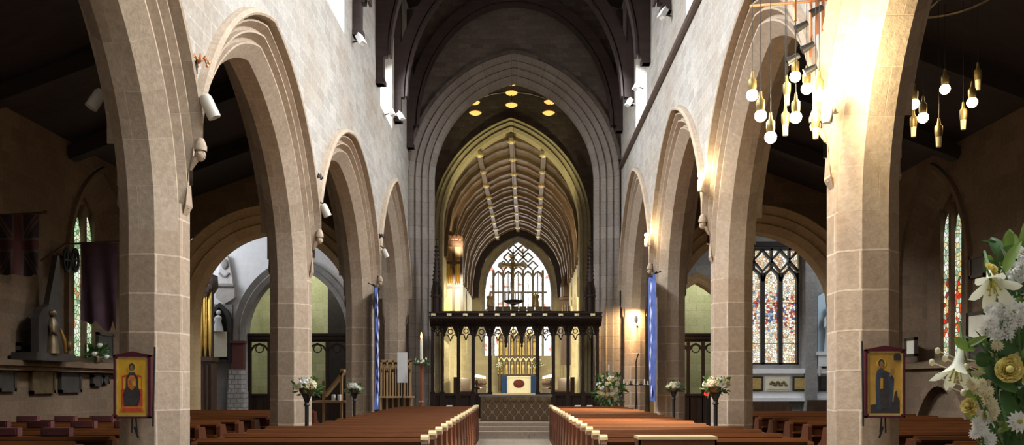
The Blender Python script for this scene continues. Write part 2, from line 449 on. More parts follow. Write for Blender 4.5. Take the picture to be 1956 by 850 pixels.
CLER = dict(L=[(3.4, 6.0), (9.6, 12.0), (15.5, 18.2), (22.9, 25.0)], R=[(3.0, 5.6), (9.2, 11.6), (14.8, 17.4), (22.9, 25.0)])
CZ0, CZ1 = 9.2, 12.6
ZBREAK = 8.9; ZTOP = 15.0
pillar_no = 0
for S, nm, wins in ((LEFT, 'north', CLER['L']), (RIGHT, 'south', CLER['R'])):
    P = S['P']
    wall = MB(); 
    # solid wall west of the arcade
    for n in (WALL_N, -WALL_N):
        q = [(-8.0, 0), (P[0], 0), (P[0], ZBREAK), (-8.0, ZBREAK)]
        wall.add([PT(S, y, n, z) for y, z in q], [(0, 1, 2, 3)], [q])
    q = [(-WALL_N, 0), (WALL_N, 0), (WALL_N, ZBREAK), (-WALL_N, ZBREAK)]
    for i in range(4):
        y0, y1 = P[i], P[i+1]; yc = (y0+y1)/2; a = (y1-y0)/2 - HW
        rise = S['zi'][i] - S['zs']
        fn = lambda s, n, z, yc=yc: PT(S, yc + s, n, z)
        mb = MB()
        arch_mesh(mb, ARCADE, a, rise, fn, S['zs'], .001, clip=(y1-y0)/2, nseg=20, cap=False, drop=S['drop']-S['zs'])
        struct(mb.build('trim_%d' % (1 + i + (0 if S is LEFT else 4)), M['arch_stone'], None), 'moulded stone arcade arch')
        for n in (WALL_N, -WALL_N):
            f2 = lambda s, nn, z, yc=yc: PT(S, yc + s, nn, z)
            cur = outer_curve(a, rise, OMAX, (y1-y0)/2)
            for (s0, z0), (s1, z1) in zip(cur, cur[1:]):
                z0 += S['zs']; z1 += S['zs']
                wall.add([f2(s0, n, z0), f2(s1, n, z1), f2(s1, n, ZBREAK), f2(s0, n, ZBREAK)], [(0, 1, 2, 3)],
                         [[(yc+s0, z0), (yc+s1, z1), (yc+s1, ZBREAK), (yc+s0, ZBREAK)]])
    # clerestory wall with splayed window openings
    edges = [-8.0] + [e for w in wins for e in w] + [29.0]
    for n in (WALL_N, -WALL_N):
        sp = .22 if n < 0 else 0
        def rect(y0, y1, z0, z1):
            wall.add([PT(S, y0, n, z0), PT(S, y1, n, z0), PT(S, y1, n, z1), PT(S, y0, n, z1)], [(0, 1, 2, 3)], [[(y0, z0), (y1, z0), (y1, z1), (y0, z1)]])
        for k in range(0, len(edges)-1, 2): 
            rect(edges[k] - (0 if k == 0 else sp), edges[k+1] + (sp if k+2 < len(edges) else 0), ZBREAK, ZTOP)
        for y0, y1 in wins:
            rect(y0+sp, y1-sp, ZBREAK, CZ0 + 2*sp); rect(y0+sp, y1-sp, CZ1 - sp, ZTOP)
    for y0, y1 in wins:
        sp = .22
        A = [PT(S, y0, WALL_N, CZ0), PT(S, y1, WALL_N, CZ0), PT(S, y1, WALL_N, CZ1), PT(S, y0, WALL_N, CZ1)]
        B = [PT(S, y0+sp, -WALL_N, CZ0+2*sp), PT(S, y1-sp, -WALL_N, CZ0+2*sp), PT(S, y1-sp, -WALL_N, CZ1-sp), PT(S, y0+sp, -WALL_N, CZ1-sp)]
        for k in range(4):
            k2 = (k+1) % 4
            wall.add([A[k], A[k2], B[k2], B[k]], [(0, 1, 2, 3)], [[(0, 0), (2, 0), (2, 1), (0, 1)]])
    struct(wall.build('wall_' + nm, M['nave_stone']), 'pale coursed stone nave wall above the arcade')
    # clerestory glazing
    for k, (y0, y1) in enumerate(wins):
        w = MB(); ya, yb = y0+.22, y1-.22; za, zb = CZ0+.44, CZ1-.22
        w.add([PT(S, ya, -.40, za), PT(S, yb, -.40, za), PT(S, yb, -.40, zb), PT(S, ya, -.40, zb)], [(0, 1, 2, 3)])
        wo = struct(w.build('window_%d' % (1 + k + (0 if S is LEFT else 4)), M['day_glass']), 'clerestory window')
        f = MB()
        for t in (0, 1/3, 2/3, 1):
            y = lerp(ya, yb, t); p = PT(S, y, -.36, za); q = PT(S, y, -.36, zb)
            f.bar([p, q], .1, .1, (1, 0, 0))
        for z in (za, zb): f.bar([PT(S, ya, -.36, z), PT(S, yb, -.36, z)], .1, .1, (1, 0, 0))
        for t in (0, 1/3, 2/3):
            u0, u1 = lerp(ya, yb, t), lerp(ya, yb, t+1/3); um = (u0+u1)/2
            f.bar([PT(S, u0, -.36, zb-.55), PT(S, lerp(u0, um, .5), -.36, zb-.2), PT(S, um, -.36, zb-.05), PT(S, lerp(um, u1, .5), -.36, zb-.2), PT(S, u1, -.36, zb-.55)], .08, .08, (1, 0, 0))
        f.build('window_frame', M['grey_stone'], wo)
    # pillars
    for i, y in enumerate(P):
        w = MB()
        k = HW * math.tan(PI/8)
        oc = [(-HW, -k), (-HW, k), (-k, HW), (k, HW), (HW, k), (HW, -k), (k, -HW), (-k, -HW)]     # (along, n)
        if i == 4: oc = [(-HW, -k), (-HW, k), (-k, HW), (.3, HW), (.3, -HW), (-k, -HW)]
        def prism(poly, z0, z1, sc=1, sc2=None):
            sc2 = sc2 or sc
            n = len(poly); L = 0
            for j in range(n):
                p, q = poly[j], poly[(j+1) % n]
                d = math.hypot(q[0]-p[0], q[1]-p[1])
                w.add([PT(S, y+p[0]*sc, p[1]*sc, z0), PT(S, y+q[0]*sc, q[1]*sc, z0), PT(S, y+q[0]*sc2, q[1]*sc2, z1), PT(S, y+p[0]*sc2, p[1]*sc2, z1)],
                      [(0, 1, 2, 3)], [[(L, z0), (L+d, z0), (L+d, z1), (L, z1)]])
                L += d
            for z, s_ in ((z0, sc), (z1, sc2)):
                w.add([PT(S, y+p[0]*s_, p[1]*s_, z) for p in poly], [tuple(range(n))], [[(p[0], p[1]) for p in poly]])
        prism(oc, 0, .35, 1.35); prism(oc, .35, .5, 1.35, 1.0); prism(oc, .5, S['drop'])
        # the orders of both neighbouring arches die into one moulded shaft that stops above the springing
        top = [p for p in HALF if p[0] <= .36]
        sec = []
        for sgn in (1, -1):
            h = [(sgn*(-HW + o), n) for o, n in top]
            sec += h if sgn == 1 else list(reversed(h))
        back = [(s_, -n) for s_, n in reversed(sec)]
        full = sec + back
        if i == 4: full = [(s_, n) for s_, n in full if s_ <= 0] ; full = sorted([p for p in full if p[1] > 0], key=lambda p: p[0]) + sorted([p for p in full if p[1] < 0], key=lambda p: -p[0])
        prism(full, S['drop']-.03, S['drop']+.01)
        # tapering stop under the outer order
        for sg in (1, -1):
            w.add([PT(S, y-.05, sg*.33, S['drop']-.16), PT(S, y+.05, sg*.33, S['drop']-.16), PT(S, y-.10, sg*.40, S['drop']), PT(S, y+.10, sg*.40, S['drop']), PT(S, y-.02, sg*.40, S['drop']+.4), PT(S, y+.02, sg*.40, S['drop']+.4)],
                  [(0, 1, 3, 2), (2, 3, 5, 4), (0, 2, 4), (1, 3, 5)], None)
        pillar_no += 1
        struct(w.build('pillar', M['pier_stone']), 'octagonal stone arcade pillar')

# string course on the south clerestory
m = MB(); m.bar([PT(RIGHT, -7.9, WALL_N+.03, 8.95), PT(RIGHT, 28.5, WALL_N+.03, 8.95)], .14, .12, (0, 0, 1)); struct(m.build('trim_9', M['dark_oak']), 'dark string course')

# ---------------- tower arch (west crossing wall)
TY0, TY1 = 28.6, 29.35
def frontal(cx, yf, sgn=1):
    return lambda s, n, z: Vector((cx + s, yf - n, z))
t_half = [(0, -.18), (0, -.12), (.16, .0), (.20, -.05), (.24, -.03), (.38, .10), (.42, .04), (.46, .06), (.60, .17), (.64, .11), (.68, .13), (.78, .20), (.84, .20), (.86, .12)]
t_prof = [(o, n - .25) for o, n in t_half]
t_prof = [(o, -.70 - (n - .25) * .1) for o, n in reversed(t_half)] + t_prof
tz, ta, tr = 8.6, 2.77, 3.45
m = MB(); arch_mesh(m, t_prof, ta, tr, frontal(0, TY0), tz, -(tz - .3), nseg=30, cap=False)
struct(m.build('trim_10', M['tower_arch_stone']), 'great moulded arch into the crossing')
def arch_wall(mb, cx, a, rise, zs, o, yf, x0, x1, ztop, zbot=0.0):
    """wall in the plane y=yf round a pointed opening"""
    R = (a*a+rise*rise)/(2*a); c = a-R; r = R+o; w = c+r
    cur = outer_curve(a, rise, o, 99, 30)
    for (s0, z0), (s1, z1) in zip(cur, cur[1:]):
        mb.add([(cx+s0, yf, zs+z0), (cx+s1, yf, zs+z1), (cx+s1, yf, ztop), (cx+s0, yf, ztop)], [(0, 1, 2, 3)],
               [[(cx+s0, zs+z0), (cx+s1, zs+z1), (cx+s1, ztop), (cx+s0, ztop)]])
    for xa, xb in ((x0, cx-w), (cx+w, x1)):
        if xb > xa: mb.add([(xa, yf, zbot), (xb, yf, zbot), (xb, yf, ztop), (xa, yf, ztop)], [(0, 1, 2, 3)], [[(xa, zbot), (xb, zbot), (xb, ztop), (xa, ztop)]])
m = MB(); arch_wall(m, 0, ta, tr, tz, .83, TY0 + .13, -4.35, 4.35, 15.4); arch_wall(m, 0, ta, tr, tz, .83, TY1, -4.35, 4.35, 15.4)
struct(m.build('wall_tower', M['dim_tower_stone']), 'brown stone wall over the crossing arch, coloured dark for its dimness')
m = MB(); hc = outer_curve(ta, tr, .90, 3.62, 30)
m.bar([(s, TY0 + .06, tz + z) for s, z in hc], .10, .16)
struct(m.build('trim_11', M['dim_tower_stone']), 'dark hood mould over the crossing arch')

# crossing side walls and ceiling
m = MB()
for s in (-1, 1): m.box(s*3.75, s*4.2, TY1, 36.6, 0, 14.5)
struct(m.build('wall_crossing', M['dim_tower_stone']))
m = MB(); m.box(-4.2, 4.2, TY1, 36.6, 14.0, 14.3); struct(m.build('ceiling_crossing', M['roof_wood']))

# ---------------- chancel arch, walls, barrel roof
CY0, CY1 = 36.0, 60.0
def cx(y): return -.12 + (y - 36.7) * .0175
c_prof = [(0, -.8), (0, -.1), (.12, 0), (.16, -.06), (.19, -.05), (.31, .07), (.34, .01), (.37, .03), (.45, .1), (.47, .1), (.47, 0)]
ca, cR = 2.95, 4.4
cr = math.sqrt(cR*cR - (ca-cR)**2); cz = 8.37
m = MB(); arch_mesh(m, c_prof, ca, cr, frontal(cx(36), CY0), cz, -(cz - .4), nseg=30, cap=False)
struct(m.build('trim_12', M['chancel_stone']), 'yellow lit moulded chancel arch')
m = MB(); arch_wall(m, cx(36), ca, cr, cz, .46, CY0 + .02, -4.2, 4.2, 14.5); struct(m.build('wall_chancel', M['dim_tower_stone']))
BAR = [(3.25, 7.6), (3.22, 8.6), (3.02, 9.85), (2.62, 10.75), (2.05, 11.45), (1.42, 11.92), (.72, 12.30), (0, 12.5)]
def barrel(y, d=0):
    pts = [(-x, z) for x, z in BAR] + [(x, z) for x, z in reversed(BAR)][1:]
    out = []
    for i, (x, z) in enumerate(pts):
        v = Vector((x, z - 9.0)); k = (v.length - d) / v.length
        out.append(Vector((cx(y) + v.x*k, y, 9.0 + v.y*k)))
    return out
m = MB(); A, B = barrel(36.3), barrel(CY1)
for i in range(len(A)-1): m.add([A[i], A[i+1], B[i+1], B[i]], [(0, 1, 2, 3)], [[(0, i), (0, i+1), (24, i+1), (24, i)]], True)
struct(m.build('ceiling_chancel', wood('chancel_boards', (.12, .082, .052), (.19, .135, .085), .6, .6, 1)), 'boarded barrel roof of the chancel')
boss_y = [36.9, 39.8, 42.6, 45.3, 47.6, 50.0, 52.3, 54.6, 57.2, 59.6]
rib_m = M['honey_oak'] if False else wood('rib_wood', (.13, .092, .058), (.19, .138, .088), .6, spec=.2)
for i, y in enumerate(boss_y):
    m = MB(); m.bar(barrel(y, .06), .22, .22, (0, 1, 0))
    r = struct(m.build('beam', rib_m), 'arched roof rib')
    for x, z in ((0, 12.28), (-1.42, 11.68), (1.42, 11.68)):
        b = MB(); b.lathe((0, 0, 0), [(0, -.12), (.09, -.11), (.16, -.04), (.17, .02), (.14, .1)], 8, True, Matrix.Translation((cx(y)+x, y, z)))
        for k in range(8): b.ball((cx(y)+x+.14*math.cos(k*PI/4), y+.14*math.sin(k*PI/4), z-.02), .06, 6, 4)
        bo = b.build('boss', M['pale_gilt'], r); bo['label'] = 'pale gilded carved boss'
for x, z in ((0, 12.36), (-1.42, 11.78), (1.42, 11.78)):
    m = MB(); m.bar([(cx(36.3)+x, 36.3, z), (cx(CY1)+x, CY1, z)], .22, .2, (0, 0, 1)); struct(m.build('beam', rib_m), 'long roof purlin')
for i in range(7, len(boss_y)): pass
# intermediate thin ribs
for y0, y1 in zip(boss_y, boss_y[1:]):
    m = MB(); m.bar(barrel((y0+y1)/2, .04), .1, .08, (0, 1, 0)); struct(m.build('beam', rib_m), 'slender roof rib')

# chancel side walls with arches below and tall lit windows
for s in (-1, 1):
    w = MB(); nb = 4; L0, L1 = 36.6, 60.0
    for k in range(nb):
        y0, y1 = lerp(L0, L1, k/nb), lerp(L0, L1, (k+1)/nb); yc = (y0+y1)/2
        fn = lambda ss, n, z, yc=yc: Vector((cx(yc+ss) + s*(3.25 + .35 - n), yc+ss, z))
        a = 2.2; rise = 2.6; zs = 3.6
        arch_mesh(w, [(0, -.35), (0, .1), (.15, .25), (.18, .22), (.33, .35), (.36, .35)], a, rise, fn, zs, -2.6, clip=(y1-y0)/2, nseg=12, cap=False)
        spandrel(w, a, rise, zs, (y1-y0)/2, 7.9, fn, .35, .36, 14)
        for q0, q1 in ((y0, y0+.37), (y1-.37, y1)):
            w.add([fn(q0-yc, .35, .4), fn(q1-yc, .35, .4), fn(q1-yc, .35, zs), fn(q0-yc, .35, zs)], [(0, 1, 2, 3)], [[(q0, 0), (q1, 0), (q1, 3), (q0, 3)]])
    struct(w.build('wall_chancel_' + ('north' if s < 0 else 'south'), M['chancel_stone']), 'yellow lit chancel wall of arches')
    w = MB(); w.box(s*6.6, s*6.9, 36.6, 60, 0, 9); struct(w.build('wall_choir_aisle_' + ('north' if s < 0 else 'south'), M['green_lit_stone']))
    w = MB(); w.box(s*3.7, s*6.9, 36.6, 60, 7.6, 7.8); struct(w.build('ceiling_choir_aisle', M['roof_wood']))
    for k in range(nb):
        yc = lerp(L0, L1, (k+.5)/nb)
        w = MB(); X = s*6.58
        for j in (-1, 0, 1):
            u = yc + j*.9
            pts = [(X, u-.36, 2.4), (X, u+.36, 2.4), (X, u+.36, 5.4), (X, u+.2, 5.8), (X, u, 6.0), (X, u-.2, 5.8), (X, u-.36, 5.4)]
            w.poly(pts, (-s*.02, 0, 0))
        wo = struct(w.build('window_%d' % (20 + k + (0 if s < 0 else 4)), M['side_glass']), 'choir aisle window')
        f = MB()
        for j in (-1.5, -.5, .5, 1.5): f.bar([(X - s*.06, yc+j*.9, 2.3), (X - s*.06, yc+j*.9, 6.1)], .16, .12, (1, 0, 0))
        f.box(X - s*.18, X, yc-1.5, yc+1.5, 2.2, 2.38); f.build('window_frame', M['chancel_stone'], wo)

# east wall with the great window
EX = cx(60) ; ew = 2.48; ez0 = 3.6; ezs = 8.1; erise = 3.75
m = MB()
arch_wall(m, EX, ew, erise, ezs, 0, CY1, EX-3.3, EX+3.3, 12.6)
m.add([(EX-ew, CY1, 0), (EX+ew, CY1, 0), (EX+ew, CY1, ez0), (EX-ew, CY1, ez0)], [(0, 1, 2, 3)], [[(-ew, 0), (ew, 0), (ew, ez0), (-ew, ez0)]])
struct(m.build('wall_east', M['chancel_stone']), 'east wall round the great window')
w = MB()
oc = outer_curve(ew, erise, 0, 99, 20)
w.add([(EX+s, CY1+.25, ezs+z) for s, z in oc] + [(EX+ew, CY1+.25, ez0), (EX-ew, CY1+.25, ez0)], [tuple(range(len(oc)+2))])
east_glass = stained('east_glass', [(1, 1, 1), (1, .98, 1), (.96, .98, 1), (1, 1, .97), (1, 1, 1), (1, .98, .96), (1, .96, 1), (1, 1, 1), (.9, .95, 1), (1, 1, 1), (1, 1, 1), (1, 1, 1), (.95, .9, .8), (1, .98, 1), (1, 1, 1), (1, 1, 1), (.6, .2, .14)], 2.2, 4.5, .014)
wo = struct(w.build('window_15', east_glass), 'great traceried east window')
f = MB(); Y = CY1 + .12
def zc(s):                                      # head of the window at s
    R = (ew*ew+erise*erise)/(2*ew); c = ew-R
    return ezs + math.sqrt(max(0, R*R - (abs(s)-c)**2))
f.bar([(EX-ew, Y, ez0)] + [(EX+s, Y, ezs+z) for s, z in oc] + [(EX+ew, Y, ez0)], .22, .3)
NL = 7; lw = 2*ew/NL
for k in range(1, NL):
    s = -ew + lw*k
    f.bar([(EX+s, Y, ez0), (EX+s, Y, min(zc(s), 9.75))], .17, .25)
def ogee(s0, s1, z0, h, wd=.12, dep=.2):
    sm = (s0+s1)/2
    f.bar([(EX+s0, Y, z0), (EX+lerp(s0, sm, .18), Y, z0+h*.45), (EX+lerp(s0, sm, .55), Y, z0+h*.8), (EX+sm, Y, z0+h),
           (EX+lerp(s1, sm, .55), Y, z0+h*.8), (EX+lerp(s1, sm, .18), Y, z0+h*.45), (EX+s1, Y, z0)], wd, dep)
for zrow in (4.9, 6.45):
    for k in range(NL): ogee(-ew+lw*k, -ew+lw*(k+1), zrow, .55)
f.bar([(EX-ew*.83, Y, 8.15), (EX+ew*.83, Y, 8.15)], .12, .22)
for k in range(NL):
    s0, s1 = -ew+lw*k, -ew+lw*(k+1)
    if min(zc(s0), zc(s1)) > 9.6: ogee(s0, s1, 9.1, .55)
    if min(zc(s0), zc(s1)) > 8.2: f.bar([(EX+(s0+s1)/2, Y, 6.9), (EX+(s0+s1)/2, Y, min(9.6, zc((s0+s1)/2)))], .07, .18)
# reticulated head
for r_, z0 in enumerate((9.75, 10.35, 10.95)):
    off = .5 if r_ % 2 == 0 else 0
    for k in range(-4, 5):
        s = (k + off) * lw
        pts = [(s-lw/2, z0+.3), (s-lw*.2, z0+.12), (s, z0-.05), (s+lw*.2, z0+.12), (s+lw/2, z0+.3), (s+lw*.2, z0+.5), (s, z0+.65), (s-lw*.2, z0+.5), (s-lw/2, z0+.3)]
        if all(z < zc(u)+.12 and abs(u) < ew for u, z in pts): f.bar([(EX+u, Y, z) for u, z in pts], .115, .18)
for s in (-lw*.5, lw*.5): f.bar([(EX+s, Y, 10.6), (EX+s, Y, 11.3)], .08, .18)
fo = f.build('window_tracery', M['grey_stone'], wo)

# choir aisle end windows added for bright strips, and the roof's dark end rib
for s_ in (-1, 1):
    w = MB(); xa, xb = sorted((s_*3.35, s_*6.9)); w.box(xa, xb, 59.9, 60.2, 0, 8); struct(w.build('wall_choir_aisle_east_' + ('north' if s_ < 0 else 'south'), M['chancel_stone']))
    g = MB(); xm = s_*5.0
    for j in (-1, 0, 1):
        x = xm + j*.95; g.poly([(x-.4, 59.88, 1.6), (x+.4, 59.88, 1.6), (x+.4, 59.88, 5.6), (x+.22, 59.88, 6.1), (x, 59.88, 6.35), (x-.22, 59.88, 6.1), (x-.4, 59.88, 5.6)], (0, -.02, 0))
    wo = struct(g.build('window_%d' % (30 if s_ < 0 else 31), M['side_glass'])); f = MB()
    for j in (-1.5, -.5, .5, 1.5): f.bar([(xm+j*.95, 59.84, 1.5), (xm+j*.95, 59.84, 6.3)], .15, .12)
    f.build('window_frame', M['chancel_stone'], wo)
m = MB(); m.bar(barrel(59.2, .25), .5, .5, (0, 1, 0)); struct(m.build('beam', M['roof_wood']), 'dark end rib before the east window')

# ---------------- floors and steps
m = MB(); m.box(-13.5, 13.5, -8.3, 24.3, -.2, 0); struct(m.build('floor', M['flag_stone']), 'stone flag floor')
m = MB(); m.box(-13.5, 13.5, 24.3, 36.6, -.2, .1) ; struct(m.build('floor_crossing', M['flag_stone']))
m = MB(); m.box(-3.5, 3.5, 24.3, 30.0, .1, .2); struct(m.build('step', M['step_stone']))
m = MB(); m.box(-3.5, 3.5, 24.75, 30.0, .2, .32); struct(m.build('step', M['step_stone']))
m = MB(); m.box(-3.5, 3.5, 25.2, 30.0, .32, .43); struct(m.build('step', M['step_stone']))
m = MB(); m.box(-7, 7, 30.0, 60.2, -.2, .45); struct(m.build('floor_chancel', M['step_stone']))
m = MB(); m.box(-3.1, 3.3, 50, 60.0, .45, .7); m.box(-3.1, 3.3, 54, 60.0, .7, .95); struct(m.build('step', M['step_stone']))

# ---------------- aisles, transepts
AXO = 9.0; AY = 22.6
for s, nm, S in ((-1, 'north', LEFT), (1, 'south', RIGHT)):
    # outer aisle wall with the two-light lancet window set in a pointed recess
    yc = 18.3 if s < 0 else 18.0
    fn = lambda ss, n, z: Vector((s*(AXO + .0 - n), yc + ss, z))
    w = MB(); a, rise, zs, zsill = 1.0, 1.75, 4.0, 2.05
    arch_mesh(w, [(0, -.5), (0, -.42), (.35, -.05), (.42, 0), (.42, .08), (.52, .08), (.54, 0)], a, rise, fn, zs, -(zs - zsill), nseg=12, cap=False)
    R_ = (a*a+rise*rise)/(2*a); c_ = a-R_
    cur = outer_curve(a, rise, .54, 99, 16)
    for (s0, z0), (s1, z1) in zip(cur, cur[1:]):
        w.add([fn(s0, 0, zs+z0), fn(s1, 0, zs+z1), fn(s1, 0, 6.6), fn(s0, 0, 6.6)], [(0, 1, 2, 3)], [[(s0, zs+z0), (s1, zs+z1), (s1, 6.6), (s0, 6.6)]])
    sw = c_ + R_ + .54
    for y0, y1 in ((-8, yc - sw), (yc + sw, AY)):
        w.add([(s*AXO, y0, 0), (s*AXO, y1, 0), (s*AXO, y1, 6.6), (s*AXO, y0, 6.6)], [(0, 1, 2, 3)], [[(y0, 0), (y1, 0), (y1, 6.6), (y0, 6.6)]])
    w.add([fn(-sw, 0, 0), fn(sw, 0, 0), fn(sw, 0, zsill), fn(-sw, 0, zsill)], [(0, 1, 2, 3)], [[(-sw, 0), (sw, 0), (sw, zsill), (-sw, zsill)]])
    w.add([fn(-sw, 0, zsill), fn(sw, 0, zsill), fn(1, -.5, zsill+.15), fn(-1, -.5, zsill+.15)], [(0, 1, 2, 3)])
    w.add([fn(-1.1, -.5, zsill-.1), fn(1.1, -.5, zsill-.1), fn(1.1, -.5, 6.3), fn(-1.1, -.5, 6.3)], [(0, 1, 2, 3)], [[(-1.1, 2), (1.1, 2), (1.1, 6), (-1.1, 6)]])
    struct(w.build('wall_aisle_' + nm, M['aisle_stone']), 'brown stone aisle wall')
    g = MB()
    for u in (-.24, .24):
        ww = .19
        def P3(q, z): return fn(u+q, -.455, z)
        ztop = 5.3
        g.poly([P3(-ww, 2.2), P3(ww, 2.2), P3(ww, ztop-.5), P3(ww*.6, ztop-.15), P3(0, ztop), P3(-ww*.6, ztop-.15), P3(-ww, ztop-.5)], (s*.02, 0, 0))
    pal = [(.75, .95, .70), (.55, .80, .45), (.9, .95, .8), (.35, .55, .30), (.8, .85, .5), (.25, .35, .2)] if s < 0 else [(.9, .9, .7), (.55, .75, .55), (.8, .75, .4), (.35, .5, .35), (.95, .95, .85), (.85, .55, .15)]
    pal2 = [(.8, .85, .6), (.7, .3, .12), (.5, .7, .4), (.9, .9, .75)] if s < 0 else [(.8, .05, .02), (.75, .1, .03), (.9, .8, .5), (.3, .05, .03)]
    wo = struct(g.build('window_%d' % (16 if s < 0 else 17), stained('lancet_glass_' + nm, pal, .95, 10, .012, pal2, (3.0, 3.55, 0, 6))), 'two-light stained lancet window')
    f = MB()
    f.bar([fn(0, -.42, 2.1), fn(0, -.42, 5.5)], .10, .12, (1, 0, 0))
    for u in (-.72, .72): f.bar([fn(u, -.43, 2.1), fn(u, -.43, 5.5)], .58, .10, (1, 0, 0))
    f.build('window_frame', M['aisle_stone'], wo)
    # lean-to roof
    m = MB(); m.add([(s*AXO, -8.3, 6.5), (s*AXO, AY+.6, 6.5), (s*4.4, AY+.6, 8.2), (s*4.4, -8.3, 8.2), (s*AXO, -8.3, 6.7), (s*AXO, AY+.6, 6.7), (s*4.4, AY+.6, 8.4), (s*4.4, -8.3, 8.4)],
                    [(0, 1, 2, 3), (4, 5, 6, 7), (0, 1, 5, 4), (2, 3, 7, 6), (1, 2, 6, 5), (0, 3, 7, 4)])
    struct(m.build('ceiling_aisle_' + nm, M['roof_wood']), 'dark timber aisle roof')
    for y in (2, 5, 8, 11, 14, 17, 20):
        m = MB(); m.bar([(s*AXO, y, 6.25), (s*4.45, y, 7.95)], .26, .26, (0, 1, 0)); struct(m.build('beam', M['roof_wood']), 'dark aisle roof beam')
    # transverse arch at the end of the aisle
    axc, aa, az, ar = s*6.62, 2.15, 3.5, 2.25
    m = MB(); arch_mesh(m, [(o, n-.35) for o, n in [(0, -.5), (0, .02), (.2, .2), (.24, .15), (.27, .17), (.43, .30), (.46, .25), (.49, .27), (.66, .40), (.70, .36)]], aa, ar, frontal(axc, AY), az, -az, nseg=20, cap=False)
    struct(m.build('trim_%d' % (13 if s < 0 else 14), M['warm_stone']), 'brown stone arch at the end of the aisle')
    m = MB(); arch_wall(m, axc, aa, ar, az, .70, AY-.02, min(s*4.0, s*AXO), max(s*4.0, s*AXO), 8.3)
    arch_wall(m, axc, aa, ar, az, .0, AY+.85, min(s*4.0, s*AXO), max(s*4.0, s*AXO), 9.2)
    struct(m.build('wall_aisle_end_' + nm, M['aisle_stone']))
    # transept
    m = MB(); m.box(s*13, s*13.3, AY+.3, 29.6, 0, 9.5); m.box(s*9, s*13, AY+.3, AY+.7, 0, 9.5)
    struct(m.build('wall_transept_' + nm, M['grey_stone'] if s > 0 else M['plaster']))
    m = MB(); m.box(s*4.3, s*13.3, AY, 29.6, 9.2, 9.4); struct(m.build('ceiling_transept_' + nm, M['plaster']))

# transept east walls
def open_wall(name, mat, x0, x1, y, ztop, acx, a, rise, zs, depth=.5):
    m = MB(); arch_wall(m, acx, a, rise, zs, .0, y, x0, x1, ztop)
    return struct(m.build(name, mat))
NT = dict(c=-7.55, a=1.75, r=2.3, zs=3.3)
open_wall('wall_transept_east_north', M['plaster'], -13.2, -4.0, 29.0, 9.4, NT['c'], NT['a']+.4, NT['r']+.45, NT['zs'])
m = MB(); arch_mesh(m, [(0, -.5), (0, .0), (.16, .1), (.2, .05), (.38, .16), (.42, 0)], NT['a'], NT['r'], frontal(NT['c'], 29.0), NT['zs'], -NT['zs'], nseg=16, cap=False)
struct(m.build('trim_15', M['grey_stone']), 'grey stone arch in the white transept wall')
m = MB(); m.box(-13.2, NT['c']-NT['a']-.42, 28.86, 29.02, 0, 4.35); struct(m.build('wall_transept_dado', M['grey_stone']))
m = MB(); m.box(-5.72, -4.0, 28.88, 29.02, 0, 7); struct(m.build('wall_transept_return', M['aisle_stone']))
ST = dict(c=6.35, a=1.35, r=2.1, zs=3.0)
m = MB(); arch_wall(m, ST['c'], ST['a'], ST['r'], ST['zs'], 0, 29.0, 4.0, 7.95, 9.4)
WX0, WX1, WZ0, WZ1 = 8.0, 9.86, 2.26, 6.3
def wq(xa, xb, za, zb): m.add([(xa, 29, za), (xb, 29, za), (xb, 29, zb), (xa, 29, zb)], [(0, 1, 2, 3)], [[(xa, za), (xb, za), (xb, zb), (xa, zb)]])
wq(7.95, WX0, 0, 9.4); wq(WX0, WX1, 0, WZ0); wq(WX0, WX1, WZ1, 9.4); wq(WX1, 13.2, 0, 9.4)
struct(m.build('wall_transept_east_south', M['grey_stone']), 'grey stone transept wall')
m = MB(); arch_mesh(m, [(0, -.5), (0, .0), (.13, .1), (.17, .05), (.30, .16), (.34, 0)], ST['a'], ST['r'], frontal(ST['c'], 29.0), ST['zs'], -ST['zs'], nseg=16, cap=False)
struct(m.build('trim_16', M['warm_stone']), 'stone arch into the choir aisle')
m = MB(); m.box(9.95, 10.35, 28.6, 29.0, 0, 6.6); m.box(10.0, 13.0, 28.7, 29, 6.2, 6.5); struct(m.build('trim_17', M['grey_stone']), 'grey stone buttress')
m = MB(); m.box(7.6, 10.9, 28.62, 29.0, 1.95, 2.12); m.box(7.6, 10.9, 28.75, 29.0, 1.05, 1.95); m.box(7.6, 13.0, 28.66, 29.0, 1.0, 1.12); struct(m.build('trim_18', M['plaster']), 'white stone ledge under the window')
m = MB(); m.box(7.7, 10.1, 28.85, 29.0, 6.32, 6.5); struct(m.build('beam', M['roof_wood']), 'dark beam over the stained window')
# stained window: three lights under tracery
g = MB(); g.add([(WX0, 29.2, WZ0), (WX1, 29.2, WZ0), (WX1, 29.2, WZ1), (WX0, 29.2, WZ1)], [(0, 1, 2, 3)], [[(WX0, WZ0), (WX1, WZ0), (WX1, WZ1), (WX0, WZ1)]])
palA = [(.95, .92, .82), (.9, .86, .7), (.85, .8, .55), (.75, .68, .5), (.6, .35, .2), (.95, .95, .95), (.55, .5, .4), (.8, .55, .3)]
palB = [(.50, .08, .06), (.8, .78, .7), (.18, .28, .5), (.8, .75, .6), (.55, .14, .10), (.35, .45, .6), (.75, .5, .28), (.3, .07, .06), (.9, .88, .8), (.10, .12, .2)]
wo = struct(g.build('window_18', stained('transept_glass', palA, 1.15, 12, .009, palB, (3.55, 4.65, 2, 7))), 'three-light stained glass window of figures')
f = MB(); Y = 29.1
def fb(pts, w_=.09, d_=.18): f.bar([(x, Y, z) for x, z in pts], w_, d_)
LW = (WX1-WX0)/3
for k in range(4): fb([(WX0+LW*k, WZ0), (WX0+LW*k, 5.45)], .14)
fb([(WX0, WZ0), (WX1, WZ0)], .12); fb([(WX0, WZ1), (WX1, WZ1)], .14)
